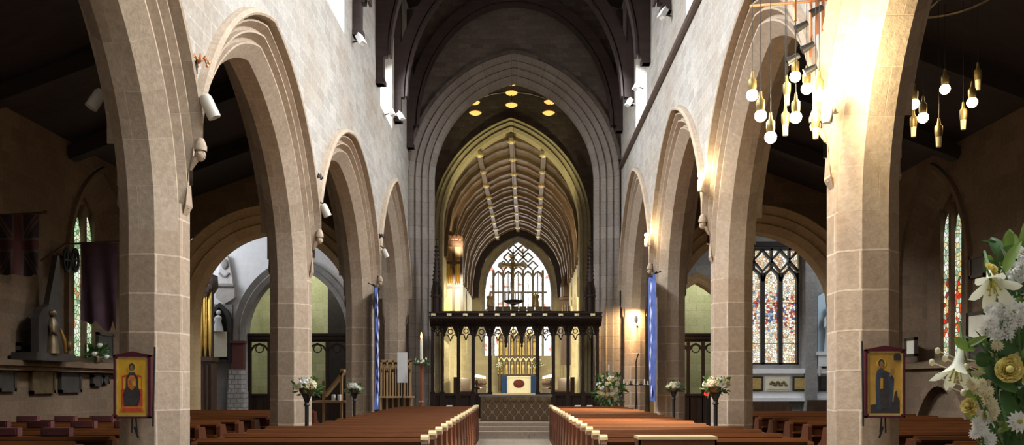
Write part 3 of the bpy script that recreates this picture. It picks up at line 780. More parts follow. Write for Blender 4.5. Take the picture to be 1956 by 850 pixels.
for k in range(3):
    x0 = WX0+LW*k; x1 = x0+LW; xm = (x0+x1)/2
    fb([(x0, 5.15), (lerp(x0, xm, .3), 5.4), (xm, 5.6), (lerp(x1, xm, .3), 5.4), (x1, 5.15)])
    fb([(xm, 5.6), (xm, 6.3)], .07)
for k in range(4):
    x = WX0+LW*k
    fb([(x-LW*.5, 5.85) if k else (x, 5.5), (x, 5.5), (x+LW*.5, 5.85) if k < 3 else (x, 5.5)][0 if k else 1:3 if k < 3 else 2], .07)
    if k < 3:
        fb([(x, 6.25), (x+LW*.25, 6.05), (x+LW*.5, 5.9), (x+LW*.75, 6.05), (x+LW, 6.25)], .07)
for k in range(3): 
    for z in (3.0, 3.7, 4.4): fb([(WX0+LW*k, z), (WX0+LW*(k+1), z)], .02, .05)
f.build('window_tracery', M['slate'], wo)
# dark tracery plate filling above the lights
# choir aisle ends seen through the transept arches
for s in (-1, 1):
    m = MB()
    m.box(s*4.2, s*10, 33.0, 33.3, 0, 7)
    if s < 0:
        pass
    struct(m.build('wall_choir_end_' + ('north' if s < 0 else 'south'), M['green_lit_stone'] ))
    m = MB(); m.box(s*10, s*10.3, 29.5, 33.3, 0, 7); struct(m.build('wall_choir_side_' + ('north' if s < 0 else 'south'), M['green_lit_stone']))
    m = MB(); m.box(s*4.2, s*10.3, 29.5, 33.3, 6.9, 7.1); struct(m.build('ceiling_choir_' + ('north' if s < 0 else 'south'), M['roof_wood']))
m = MB(); m.box(-7.0, -6.25, 31.5, 31.9, 0, 6.9); struct(m.build('pillar', M['slate']))

# ---------------- nave roof
m = MB()
for s in (-1, 1):
    m.add([(s*4.4, -8.3, 14.2), (s*4.4, 28.7, 14.2), (0, 28.7, 15.6), (0, -8.3, 15.6)], [(0, 1, 2, 3)], [[(0, 0), (0, 37), (4, 37), (4, 0)]])
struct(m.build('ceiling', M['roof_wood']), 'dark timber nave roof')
for x in (-2.6, -1.3, 0, 1.3, 2.6):
    m = MB(); z = 15.6 - abs(x)/4.4*1.4 - .15; m.bar([(x, -8.2, z), (x, 28.6, z)], .2, .26, (0, 0, 1)); struct(m.build('beam', M['roof_wood']), 'roof purlin')
for y in (1.0, 4.0, 7.0, 10.0, 13.0, 16.1, 19.2, 22.3, 25.5, 28.3):
    for s, S in ((-1, LEFT), (1, RIGHT)):
        X = S['X'](y) + HW - WALL_N
        zb = 9.55 if s < 0 else 10.1
        m = MB(); m.box(s*(X-.20), s*(X-.0), y-.13, y+.13, zb, 14.2)
        m.box(s*(X-.24), s*X, y-.16, y+.16, zb, zb+.12)
        a0 = X - .12; pts = []
        for k in range(15):
            t = PI/2 * k/14
            pts.append((s*a0*math.cos(t), y, 10.3 + 4.35*math.sin(t)))
        m.bar(pts, .34, .24, (0, 1, 0))
        m.bar([(p[0]*.93, p[1], 10.3+(p[2]-10.3)*.945) for p in pts], .06, .32, (0, 1, 0))
        struct(m.build('beam', M['brace_wood']), 'arched timber roof brace on a wall post')
# west wall with its great window behind the viewer
m = MB(); m.box(-9.2, 9.2, -8.6, -8.2, 0, 15.6); struct(m.build('wall_west', M['nave_stone']))
m = MB(); m.poly([(-2.6, -8.18, 4), (2.6, -8.18, 4), (2.6, -8.18, 9), (1.6, -8.18, 11), (0, -8.18, 12.2), (-1.6, -8.18, 11), (-2.6, -8.18, 9)], (0, .02, 0)); 
wo = struct(m.build('window_19', M['day_glass']))
f = MB()
for x in (-2.6, -1.56, -.52, .52, 1.56, 2.6): f.bar([(x, -8.1, 4), (x, -8.1, 9 if abs(x) > 2 else 11)], .14, .16)
f.build('window_frame', M['grey_stone'], wo)
# ================================================================== furniture
def ordinal(k): return ['first', 'second', 'third', 'fourth', 'fifth', 'sixth', 'seventh', 'eighth', 'ninth', 'tenth', 'eleventh', 'twelfth', 'thirteenth', 'fourteenth', 'fifteenth', 'sixteenth', 'seventeenth', 'eighteenth'][k]
def make_pew(w, label, group, caps=(1, 1)):
    """bench facing +y, back at y=0, w wide from x=0 to x=w"""
    t = thing('pew', label, 'pew', (0, 0, 0), group)
    m = MB(); m.box(.06, w-.06, -.03, .03, .12, .90)
    n = max(2, int(w/.42))
    for k in range(n+1):
        x = lerp(.06, w-.06, k/n); m.box(x-.035, x+.035, -.05, .05, .10, .90)
    m.box(.06, w-.06, -.05, .05, .10, .24)
    m.build('backrest', M['pew_panel'], t)
    m = MB(); m.poly([(.05, -.085, .90), (.05, .075, .90), (.05, .085, .93), (.05, .05, .968), (.05, -.06, .968), (.05, -.095, .93)], (w-.1, 0, 0)); m.build('top_rail', M['pew_wood'], t)
    m = MB(); m.box(.05, w-.05, .04, .44, .42, .46); m.build('seat', M['pew_wood'], t)
    m = MB(); m.box(.05, w-.05, -.22, -.05, .74, .765); m.build('book_ledge', M['pew_wood'], t)
    for x, ok in ((0, caps[0]), (w-.07, caps[1])):
        m = MB()
        m.poly([(x, -.12, 0), (x, .46, 0), (x, .46, .52), (x, .40, .62), (x, .22, .72), (x, .13, .93), (x, -.10, .93), (x, -.12, .9)], (.07, 0, 0))
        m.box(x-.008, x+.078, -.06, .38, .12, .48)
        e = m.build('pew_end', M['pew_panel'], t)
        if not ok: continue
        c = MB(); cap = []
        for k in range(13):
            a = 2*PI*k/12; cap.append((x-.012, .0+.085*math.cos(a), .955+.055*math.sin(a)))
        c.poly(cap[:-1], (.094, 0, 0)); co_ = c.build('pew_end_cap', M['pew_sheen'], e); co_['label'] = 'rounded cap coloured pale for reflected light'  # pale colour stands for light caught on the cap
    return t
def strip(o_list): pass
rows = [9.75 + .905*k for k in range(16)]
WL, WR = 2.75, 2.75
g1, g2 = 'pews left of the central aisle', 'pews right of the central aisle'
pews = {}
for key, w_, g, cp in (('l', 2.72, g1, (0, 1)), ('r', 2.45, g2, (1, 0)), ('ls', 2.25, g1, (0, 1)), ('rs', 2.10, g2, (1, 0))): pews[key] = [make_pew(w_, '', g, cp), w_, False]
for k, y in enumerate(rows):
    n = len(rows) - 1 - k
    for side, g in (('left', g1), ('right', g2)):
        P_ = pews[side[0] + ('' if k < 4 else 's')]; proto = P_[0]; x = -1.0 - P_[1] if side == 'left' else 1.0
        lab = '%s dark brown wooden pew counted back from the altar, %s of the aisle' % (ordinal(n), side)
        if k == 0: lab = 'rearmost dark brown wooden pew %s of the central aisle' % side
        if n == 0: lab = 'front dark brown wooden pew %s of the aisle, nearest the altar' % side
        if not P_[2]: proto.location = (x, y, 0); proto['label'] = lab; P_[2] = True
        else: dup(proto, (x, y, 0), 0, lab, g)
arows = [9.2 + .92*k for k in range(13)]
pa = make_pew(3.6, '', 'pews in the north aisle', (0, 0))
for k, y in enumerate(arows):
    for side, s, x, S in (('north', -1, -8.4, LEFT), ('south', 1, 4.8, RIGHT)):
        if s > 0 and k > 11: continue
        where = 'left' if s < 0 else 'right'
        lab = '%s wooden pew from the rear in the %s side aisle behind the pillars' % (ordinal(k), where)
        if k == 0 and s < 0: pa.location = (x, y, 0); pa['label'] = lab
        else: dup(pa, (x, y, 0), 0, lab, 'pews in the %s aisle' % side)
# red kneelers lying on the back ledges of the north aisle
km = MB(); km.cbox((0, 0, .05), (.34, .10, .10)); km.cbox((0, 0, .05), (.30, .12, .07))
kn = tag(km.build('kneeler', plain('kneeler_red', (.085, .02, .018), .9, var=.3)), '', 'kneeler', 'red kneelers on the side aisle pews')
first = True; kc = 0
for k in (1, 3, 5):
    for j in range(5):
        x = -8.1 + .62*j + .1*(k % 2)
        o = kn if first else kn.copy()
        if not first: COL.objects.link(o)
        first = False
        o.location = (x, arows[k], .968)
        o['label'] = '%s dark red kneeler from the left on the %s pew of the left side aisle' % (ordinal(j), ordinal(k))

# low bookcase with a pale top behind the right-hand pews
t = thing('bookcase', 'low dark bookcase with a pale strip of top behind the right pews', 'bookcase', at(1289, 833, 8.75) * 1)
t.location.z = 0
x, y = t.location.x, 8.75; zt = at(1289, 832, 8.75).z
m = MB(); m.box(x-.40, x+.40, y-.16, y-.13, 0, zt-.03); m.box(x-.40, x+.40, y+.12, y+.14, 0, zt-.03)
for u in (-.40, .38): m.box(x+u, x+u+.02, y-.16, y+.14, 0, zt-.03)
m.box(x-.38, x+.38, y-.13, y+.12, .4, .42); m.build('body', M['pew_panel'], t)
m = MB(); m.box(x-.405, x+.405, y-.17, y+.15, zt-.03, zt); tp = m.build('top', M['pew_sheen'], t); tp['label'] = 'wooden top coloured pale for the light on it'  # pale colour stands for light reflecting on the shelf

# nave altar
t = thing('altar', 'altar in a brown and gold patterned frontal on stone steps', 'altar', (.05, 26.3, .43))
x0, x1, y0, y1, z0, z1 = -1.04, 1.14, 25.95, 26.75, .43, 1.25
m = MB(); m.box(x0+.05, x1-.05, y0+.05, y1-.05, z0, z1-.06); m.build('body', M['dark_oak'], t)
m = MB(); m.box(x0-.04, x1+.04, y0-.03, y1+.03, z1-.06, z1-.02); m.box(x0-.05, x1+.05, y0-.04, y1+.04, z1-.02, z1); o = m.build('cloth', plain('altar_cloth', (.16, .16, .15), .8), t); o['label'] = 'grey cloth over the top'
fm, nt, out = newmat('frontal_brocade')
p = nd(nt, 'ShaderNodeBsdfPrincipled', Roughness=.75); tc = nd(nt, 'ShaderNodeTexCoord')
sep = nd(nt, 'ShaderNodeSeparateXYZ'); nt.links.new(tc.outputs['UV'], sep.inputs[0])
def mth(op, a, b=None):
    n = nt.nodes.new('ShaderNodeMath'); n.operation = op
    for i, q in enumerate((a, b)):
        if q is None: continue
        if isinstance(q, (int, float)): n.inputs[i].default_value = q
        else: nt.links.new(q, n.inputs[i])
    return n.outputs[0]
u = mth('MULTIPLY', sep.outputs[0], 2*PI/.27); v = mth('MULTIPLY', sep.outputs[1], 2*PI/.36*.5)
su = mth('COSINE', u); sv = mth('COSINE', mth('MULTIPLY', v, 2))
pat = mth('ADD', su, sv); ab = mth('ABSOLUTE', mth('ADD', pat, -.1))
c = ramp(nt, ab, [(0, (.20, .13, .05)), (.18, (.20, .13, .05)), (.28, (.035, .022, .012)), (.9, (.075, .042, .02))])
nt.links.new(c, p.inputs['Base Color']); nt.links.new(p.outputs[0], out.inputs[0])
m = MB(); m.box(x0, x1, y0, y0+.03, z0+.02, z1-.06); o = m.build('frontal', fm, t); o['label'] = 'brown and gold brocade frontal'
m = MB(); m.box(x0, x1, y0-.02, y0, z1-.11, z1-.06)
for k in range(28): m.box(lerp(x0, x1, k/28)+.01, lerp(x0, x1, (k+1)/28)-.01, y0-.015, y0-.003, z1-.17, z1-.11)
m.build('fringe', M['bronze'], t)
m = MB(); m.box(x0-.02, x1+.02, y0-.04, y1, z0-.0, z0+.05); m.build('plinth', M['dark_oak'], t)

# papers lying on the front pews
for k, px in enumerate((858, 909, 1103, 1126)):
    y = rows[-1] + .0
    p = at(px, 777, y); m = MB(); m.cbox((p.x, y, .9785), (.16, .11, .02)); m.cbox((p.x+.01, y-.005, .995), (.145, .10, .012))
    o = tag(m.build('service_booklet', M['white']), ['white booklets on the front left pew, well away from the aisle', 'white booklets on the front left pew, close to the aisle', 'white booklets on the front right pew, close to the aisle', 'white booklets on the front right pew, the farther from the aisle'][k], 'booklet', 'white booklets on the front pews')

# ================================================================== rood screen
SY = 28.15
def SX(px): return (px - VPX) * SY / FPX
def SZ(py): return EYE + (VPY - py) * SY / FPX
t = thing('rood_screen', 'dark carved wooden screen under the great arch with gilded shields', 'screen', (0, SY, .43))
xl, xr = SX(822), SX(1148)
pp = [SX(p) for p in (827, 845, 876, 904, 936, 1027, 1057, 1085, 1113, 1141)]
zt, zb2, zd = SZ(597), SZ(622), SZ(751)
# dado with blind panels, leaving the doorway
for a, b in ((0, 4), (5, 9)):
    m = MB(); m.box(pp[a], pp[b], SY-.04, SY+.04, .43, zd); m.box(pp[a], pp[b], SY-.08, SY+.08, zd-.09, zd); m.box(pp[a], pp[b], SY-.07, SY+.07, .43, .58)
    n = 10
    for k in range(n+1):
        x = lerp(pp[a], pp[b], k/n); m.box(x-.02, x+.02, SY-.07, SY+.07, .5, zd-.05)
    m.build('dado', M['screen_wood'], t)
for x in pp:
    m = MB(); m.box(x-.055, x+.055, SY-.07, SY+.07, .43, zb2); m.box(x-.08, x+.08, SY-.1, SY+.1, .43, zd+.05)
    m.tube([(x, SY-.1, zd), (x, SY-.1, zb2-.15)], .03, 6)
    m.lathe((x, SY-.1, zb2-.2), [(.03, 0), (.07, .05), (.04, .1), (.08, .18)], 8)
    m.build('post', M['screen_wood'], t)
# traceried heads
def light_head(x0, x1, ztop, name='tracery'):
    m = MB(); w = x1 - x0; xm = (x0+x1)/2; h = min(w*.75, .62); zs = ztop - h
    # solid spandrels over a cusped arch
    N = 8; L = []
    for k in range(N+1):
        s = k/N; L.append((lerp(x0, xm, s), zs + h*(.92*math.sin(s*PI/2)) - .05*math.sin(s*PI*2)))
    R = [(x0+x1-x, z) for x, z in reversed(L)]
    cur = L + R[1:]
    for (xa, za), (xb, zb_) in zip(cur, cur[1:]):
        m.poly([(xa, SY-.05, za), (xb, SY-.05, zb_), (xb, SY-.05, ztop+.02), (xa, SY-.05, ztop+.02)], (0, .1, 0))
    # cusped inner ribs and a hanging quatrefoil
    m.bar([(x, SY-.05, z) for x, z in cur], .05, .06)
    for sgn in (-1, 1):
        xc = xm + sgn*w*.26; pts = []
        for k in range(9):
            a = PI*k/8; pts.append((xc + w*.19*math.cos(a), SY, zs - .05 + w*.28*math.sin(a)))
        m.bar(pts, .035, .07)
        m.bar([(xc+sgn*w*.2, SY, zs-.12), (xc+sgn*w*.2, SY, zs)], .035, .07)
    ring = [(xm + w*.15*math.cos(2*PI*k/12), SY, zs + h*.50 + w*.15*math.sin(2*PI*k/12)) for k in range(13)]
    m.bar(ring, .03, .06)
    m.ball((xm, SY, zs-.08), .04, 6, 4)
    m.build(name, M['screen_wood'], t)
for a, b in zip(pp, pp[1:]):
    if b - a > 1.2:
        n = 3
        for k in range(n): light_head(lerp(a, b, k/n), lerp(a, b, (k+1)/n), zb2)
    else: light_head(a, b, zb2)
# pendants over the doorway
for k in (1, 2):
    x = lerp(pp[4], pp[5], k/3); m = MB(); m.lathe((x, SY, zb2-.75), [(.0, 0), (.05, .06), (.03, .12), (.06, .2), (.045, .75)], 8); m.build('pendant', M['screen_wood'], t)
# cornice: coved beam, cresting
m = MB()
m.poly([(xl, SY-.08, zb2-.02), (xl, SY-.16, zb2+.06), (xl, SY-.30, zb2+.16), (xl, SY-.34, zb2+.22), (xl, SY-.30, zb2+.26), (xl, SY+.28, zb2+.26), (xl, SY+.28, zb2-.02)], (xr-xl, 0, 0))
for k in range(34):
    x = lerp(xl+.05, xr-.05, k/33); m.bar([(x, SY-.12, zb2+.03), (x, SY-.31, zb2+.17)], .03, .03, (1, 0, 0))
m.build('cove', M['screen_wood'], t)
m = MB(); m.box(xl, xr, SY-.22, SY+.18, zb2+.26, zt-.02); m.box(xl-.02, xr+.02, SY-.26, SY+.2, zt-.05, zt); m.box(xl-.02, xr+.02, SY-.26, SY+.2, zb2+.26, zb2+.30)
m.build('parapet', M['screen_wood'], t)
for k in range(11):
    x = lerp(SX(829), SX(1131), k/10); z = SZ(603)
    m = MB(); m.poly([(x-.075, SY-.225, z+.08), (x+.075, SY-.225, z+.08), (x+.075, SY-.225, z-.01), (x+.045, SY-.225, z-.06), (x, SY-.225, z-.10), (x-.045, SY-.225, z-.06), (x-.075, SY-.225, z-.01)], (0, -.035, 0))
    m.ball((x, SY-.265, z+.0), .03, 6, 4, (1, .5, 1.3))
    o = m.build('shield', M['pale_gilt'], t); o['label'] = 'gilded carved shield'
# crocketed spires at both ends
for px, ptop in ((834, 455), (1127, 457)):
    x = SX(px); z0, z1 = zt, SZ(ptop); m = MB()
    m.lathe((x, SY, 0), [(.17, z0), (.17, z0+.5), (.20, z0+.52), (.20, z0+.58), (.15, z0+.6), (.13, z0+1.0), (.15, z0+1.03), (.12, z0+1.08), (.012, z1-.08), (.05, z1-.05), (.0, z1)], 8, False)
    for j in range(9):
        zz = lerp(z0+1.1, z1-.15, j/9); r = lerp(.13, .02, j/9)
        for q in range(4):
            a = q*PI/2 + PI/4; m.ball((x+(r+.02)*math.cos(a), SY+(r+.02)*math.sin(a), zz), .035, 6, 4, (1, 1, .8))
    for q in range(4):
        a = q*PI/2 + PI/4; xx, yy = x+.19*math.cos(a), SY+.19*math.sin(a)
        m.lathe((xx, yy, 0), [(.03, z0), (.03, z0+.62), (.045, z0+.65), (.0, z0+.95)], 6, False)
    m.build('spire', M['screen_wood'], t)

# rood figures and candles above the screen, standing on a beam farther back
RY = 34.0
def rp(px, py): return at(px, py, RY)
t = thing('rood_beam', 'dark beam with gilded panels spanning behind the screen top', 'beam', (0, RY, 4))
za = rp(0, 586).z; m = MB(); xa, xb = rp(930, 0).x, rp(1052, 0).x
m.box(-3.75, 3.75, RY-.1, RY+.1, za-.45, za-.18); m.build('timber', M['screen_wood'], t)
for k in range(8):
    x0, x1 = lerp(xa, xb, k/8), lerp(xa, xb, (k+1)/8)
    m = MB(); m.box(x0+.015, x1-.015, RY-.12, RY+.08, za-.18, za); m.box(x0+.05, x1-.05, RY-.14, RY-.12, za-.14, za-.04); m.build('panel', M['bronze'], t)
t = thing('crucifix', 'pale gilded cross above the middle of the dark screen', 'cross', rp(979, 586))
x = rp(979, 0).x; zt_ = rp(0, 492).z; zc_ = rp(0, 506).z
m = MB(); m.box(x-.075, x+.075, RY-.05, RY+.05, za, zt_)
m.box(x-.42, x+.42, RY-.05, RY+.05, zc_-.07, zc_+.07)
for xx, zz in ((x-.47, zc_), (x+.47, zc_), (x, zt_+.03)): m.lathe((0, 0, 0), [(0, -.05), (.09, -.05), (.12, 0), (.09, .05), (0, .05)], 8, True, Matrix.Translation((xx, RY, zz)) @ Matrix.Rotation(PI/2, 4, 'X'))
m.build('cross', M['pale_gilt'], t)
m = MB(); b = (x, RY-.10, zc_-.05)
m.tube([(x, RY-.1, zc_+.02), (x, RY-.11, zc_-.18), (x+.01, RY-.12, zc_-.40), (x, RY-.11, zc_-.62), (x, RY-.08, zc_-.95)], [.05, .085, .06, .06, .03], 8)
for s_ in (-1, 1): m.tube([(x, RY-.1, zc_-.08), (x+s_*.2, RY-.09, zc_-.02), (x+s_*.38, RY-.08, zc_+.04)], [.035, .028, .018], 6)
m.ball((x+.01, RY-.13, zc_+.06), .055); m.build('figure', M['gilt'], t)
for px, pz, lab in ((936, 560, 'gilded standing figure on the beam, left of the cross'), (1023, 557, 'gilded standing figure on the beam, right of the cross')):
    t = thing('statue', lab, 'statue', rp(px, 586), 'gilded figures beside the cross'); x = rp(px, 0).x; h = rp(0, pz).z - za
    m = MB(); m.lathe((x, RY, za), [(.16, 0), (.14, .03), (.13, h*.2), (.10, h*.45), (.125, h*.68), (.11, h*.78), (.045, h*.84)], 10)
    for k in range(6): m.tube([(x+.13*math.cos(k), RY-.06-.06*abs(math.sin(k)), za+.02), (x+.09*math.cos(k), RY-.09, za+h*.6)], .02, 5)
    m.tube([(x-.11, RY, za+h*.74), (x-.10, RY-.12, za+h*.58), (x, RY-.15, za+h*.66)], [.045, .04, .03], 6); m.tube([(x+.11, RY, za+h*.74), (x+.10, RY-.12, za+h*.58), (x, RY-.15, za+h*.66)], [.045, .04, .03], 6)
    m.build('robe', M['gilt'], t)
    m = MB(); m.ball((x, RY-.02, za+h*.92), h*.085, 10, 8, (.9, 1, 1.15)); m.build('head', M['pale_gilt'], t)
# dark bowl of a hanging lamp ring
t = thing('hanging_bowl', 'dark shallow bowl chandelier with candles hanging before the east window', 'chandelier', rp(981, 575))
c = at(981, 577, 33); m = MB(); m.lathe(c, [(0, -.14), (.08, -.13), (.1, -.09), (.28, -.05), (.40, .02), (.42, .05), (.40, .06), (.26, 0), (0, -.04)], 20); m.build('bowl', M['iron'], t)
m = MB(); 
for k in range(3): a = k*2*PI/3; m.tube([(c.x+.40*math.cos(a), c.y+.4*math.sin(a), c.z+.05), (c.x, c.y, c.z+1.7)], .007, 5)
m.tube([(c.x, c.y, c.z+1.7), (c.x, c.y, 14.0)], .006, 5); m.build('chain', M['iron'], t)
for k in range(8):
    a = k*PI/4 + .2; x, y = c.x+.36*math.cos(a), c.y+.36*math.sin(a)
    m = MB(); m.lathe((x, y, c.z+.04), [(.035, 0), (.035, .03), (.018, .04), (.018, .30), (.004, .32)], 8); m.build('candle', M['wax'], t)

# seven gilded lamps on a hoop, high in the crossing
t = thing('lamp_hoop', 'hoop of gilded lamps hanging high in the dark crossing arch', 'chandelier', at(977, 190, 32))
LY = 32.0
lamps = [(977, 158), (977, 177), (977, 200), (905, 195), (908, 215), (1051, 194), (1048, 215)]
m = MB(); arc = [at(px, py, LY) for px, py in ((880, 205), (905, 190), (940, 179), (977, 174), (1015, 179), (1051, 190), (1076, 205))]
m.tube(arc, .03, 6); m.tube([at(977, 146, LY), at(977, 200, LY)], .03, 6); m.tube([at(977, 146, LY), Vector((at(977, 146, LY).x, LY, 13.99))], .02, 6)
for px, py, py2 in ((905, 190, 195), (1051, 190, 194)): m.tube([at(px, py, LY), at(px, py2+20, LY)], .02, 6)
m.build('hoop', M['bronze'], t)
for i, (px, py) in enumerate(lamps):
    c = at(px, py, LY); m = MB(); m.lathe(c, [(.24, -.01), (.25, .01), (.2, .04), (.08, .07), (.03, .1), (0, .1)], 14)
    m.build('lamp_bowl', M['lamp_soft'] if False else M['gold'], t)
    l = MB(); l.lathe(c, [(0, -.10), (.10, -.09), (.19, -.05), (.235, -.01), (0, .0)], 14); l.build('lamp_glass', M['lamp_soft'], t)

# ================================================================== chancel furnishings
# reredos and high altar
t = thing('reredos', 'tall gilded reredos of niches and figures behind the far altar', 'reredos', at(988, 745, 59))
HY = 58.8
def hp(px, py): return at(px, py, HY)
x0, x1 = hp(952, 0).x, hp(1026, 0).x; z0, z1, z2 = hp(0, 716).z, hp(0, 681).z, hp(0, 632).z
m = MB(); m.box(x0, x1, HY, HY+.25, .95, z2-.1); m.box(x0-.06, x1+.06, HY-.05, HY+.3, z1-.06, z1+.06); m.box(x0-.06, x1+.06, HY-.05, HY+.3, z0-.05, z0+.05)
m.build('body', M['dark_oak'], t)
for r_, (za_, zb_) in enumerate(((z0+.05, z1-.06), (z1+.06, z2-.1))):
    for k in range(7):
        xa, xb = lerp(x0, x1, k/7), lerp(x0, x1, (k+1)/7); xm = (xa+xb)/2
        m = MB(); m.tube([(xa, HY-.02, za_), (xa, HY-.02, zb_)], .03, 6)
        m.bar([(xa, HY-.04, zb_-.3), (lerp(xa, xm, .5), HY-.04, zb_-.1), (xm, HY-.04, zb_), (lerp(xm, xb, .5), HY-.04, zb_-.1), (xb, HY-.04, zb_-.3)], .06, .08)
        if r_: m.lathe((xm, HY-.05, zb_), [(.10, 0), (.03, .25), (.05, .28), (0, .42)], 6, False)
        m.build('canopy', M['pale_gilt'], t)
        s_ = MB(); h = (zb_-za_)*.72; s_.lathe((xm, HY-.08, za_), [(.11, 0), (.09, h*.4), (.11, h*.7), (.04, h*.83)], 8); s_.ball((xm, HY-.08, za_+h*.92), h*.09, 8, 6); s_.build('figure', M['gilt'], t)
t = thing('high_altar', 'far altar with a pale frontal between blue curtains', 'altar', at(990, 750, 57.5))
ax0, ax1 = at(968, 0, 57.5).x, at(1014, 0, 57.5).x; az0, az1 = .95, at(0, 719, 57.5).z
m = MB(); m.box(ax0, ax1, 57.5, 58.4, az0, az1); m.box(ax0-.08, ax1+.08, 57.45, 58.5, az1-.08, az1+.02); o = m.build('body', M['linen'], t); o['label'] = 'pale cream frontal'
m = MB(); xm = (ax0+ax1)/2
for k in range(10):
    a = k*PI/5; m.ball((xm+.27*math.cos(a), 57.47, (az0+az1)/2+.08+.2*math.sin(a)), .13, 8, 5, (1, .25, .8))
m.ball((xm, 57.46, (az0+az1)/2+.05), .3, 10, 6, (1.1, .15, .7)); o = m.build('emblem', M['red_velvet'], t); o['label'] = 'dark red embroidered emblem'
for px in (963, 1019):
    x = at(px, 0, 57.3).x; m = MB()
    m.grid(lambda u, v: Vector((x - .19 + .38*u, 57.3 + .05*math.sin(u*PI*6), lerp(.95, at(0, 717, 57.3).z, v))), 24, 2)
    o = tag(m.build('curtain', M['blue_curtain']), 'dark blue curtain hanging %s of the far altar' % ('left' if px < 990 else 'right'), 'curtain', 'blue curtains by the far altar')
for px, py, lab in ((955, 698, 'green and white flowers left of the far altar'), (1025, 697, 'pale flowers right of the far altar')):
    c = at(px, py, 57.8); t = thing('flower_vase', lab, 'flowers', (c.x, c.y, .95), 'flowers by the far altar')
    m = MB(); m.lathe((c.x, c.y, 0), [(.16, .95), (.16, 1.0), (.05, 1.05), (.05, c.z-.5), (.14, c.z-.42), (.07, c.z-.27), (.11, c.z-.19)], 10); m.build('vase', M['brass'], t)
    m = MB(); rr = random.Random(px)
    for k in range(40): 
        d = Vector((rr.gauss(0, .2), rr.gauss(0, .12), rr.gauss(.05, .17))); m.ball(c + d, .05, 5, 3)
    m.build('foliage', M['leaf_pale'], t)
    m = MB()
    for k in range(14): m.ball(c + Vector((rr.gauss(0, .2), -.15, rr.gauss(.05, .15))), .045, 6, 4)
    m.build('blooms', M['petal_white'], t)
# choir stalls
DESK = []
for s_ in (-1, 1):
    t = thing('choir_stall', 'dark carved choir stalls beyond the screen on the %s' % ('left' if s_ < 0 else 'right'), 'choir stall', (s_*2.4, 40, .45), 'choir stalls')
    m = MB(); m.box(s_*2.55, s_*2.75, 38, 49, .45, 1.9); m.box(s_*1.65, s_*1.75, 38, 49, .45, 1.35); m.box(s_*1.55, s_*1.85, 37.95, 49.05, 1.35, 1.42); m.box(s_*2.05, s_*2.55, 38, 49, .9, .95)
    for y in (38, 49): m.box(s_*1.65, s_*2.7, y-.05, y+.05, .45, 1.25)
    m.build('desk', M['dark_oak'], t)
    for k in range(9):
        y = 38.1 + k*1.35; e = MB(); e.lathe((s_*1.7, y, 1.4), [(.07, 0), (.09, .06), (.04, .12), (.10, .24), (.07, .34), (0, .42)], 8); e.build('poppyhead', M['dark_oak'], t)
    for k in range(5):
        y = 38.6+k*2.4; e = MB(); e.lathe((s_*1.72, y, 1.4), [(.05, 0), (.015, .03), (.015, .45), (.02, .52)], 8); dl = e.build('desk_lamp', M['brass'], t); e = MB(); e.lathe((s_*1.72, y, 1.4), [(.0, .5), (.10, .5), (.07, .62), (0, .64)], 8); e.build('lamp_shade', M['desk_glow'], dl); DESK.append((s_*1.72, y, 2.25))  # shades made to glow as bright spots behind the screen
# organ case on the left of the chancel, canopied niche on the right
t = thing('organ_case', 'tall honey-coloured organ case with a carved dark top, left inside the chancel', 'organ', (-2.9, 42, 4))
OY = 41.0; x0, x1 = at(842, 0, OY).x, at(882, 0, OY).x; zt_, zb_ = at(0, 455, OY).z, at(0, 600, OY).z - .6
m = MB(); m.box(x0-.1, x1, OY, OY+1.0, zb_, zt_-.3); o = m.build('case', M['organ_wood'], t)
m = MB()
for x in (x0, lerp(x0, x1, .62), x1): m.box(x-.06, x+.06, OY-.1, OY, zb_, zt_-.3)
for z in (zb_, lerp(zb_, zt_, .45), lerp(zb_, zt_, .72), zt_-.35): m.box(x0, x1+.05, OY-.12, OY, z-.06, z+.06)
m.box(x0, x1+.08, OY-.2, OY+1.0, zt_-.4, zt_-.15); rr = random.Random(5)
for k in range(16): m.ball((lerp(x0, x1, k/15), OY-.1, zt_-.1+.15*abs(math.sin(k*1.1))), .13, 6, 4)
m.lathe((lerp(x0, x1, .4), OY+.3, zt_-.2), [(.35, 0), (.25, .3), (.08, .6), (0, 1.0)], 6, False); m.build('carved_frame', M['dark_oak'], t)
for k in range(9):
    x = lerp(x0+.1, x1-.1, k/8); m = MB(); m.lathe((x, OY-.03, lerp(zb_, zt_, .45)+.1), [(.02, 0), (.055, .15), (.055, 1.0+.3*math.sin(k)), (.03, 1.02+.3*math.sin(k))], 8); m.build('pipe', M['gold'], t)
t = thing('canopied_niche', 'dark pinnacled canopy high on the right of the chancel', 'canopy', at(1081, 560, 52))
x = at(1081, 0, 52).x; z0, z1 = at(0, 605, 52).z, at(0, 520, 52).z; m = MB(); m.box(x-.3, x+.3, 52, 52.4, z0-3, z1-.9); m.lathe((x, 52.1, 0), [(.34, z0), (.34, z0+1), (.4, z0+1.05), (.4, z0+1.2), (.3, z0+1.25), (.28, z1-.9), (.36, z1-.85), (.3, z1-.7), (.05, z1-.05), (0, z1)], 6, False)
m.build('canopy', M['dark_oak'], t)
for k in range(4):
    e = MB(); e.lathe((x-.24+.16*k, 51.72, z0+.2), [(.05, 0), (.06, .3), (.03, .45), (.04, .5), (0, .58)], 6); e.build('figure', M['bronze'], t)
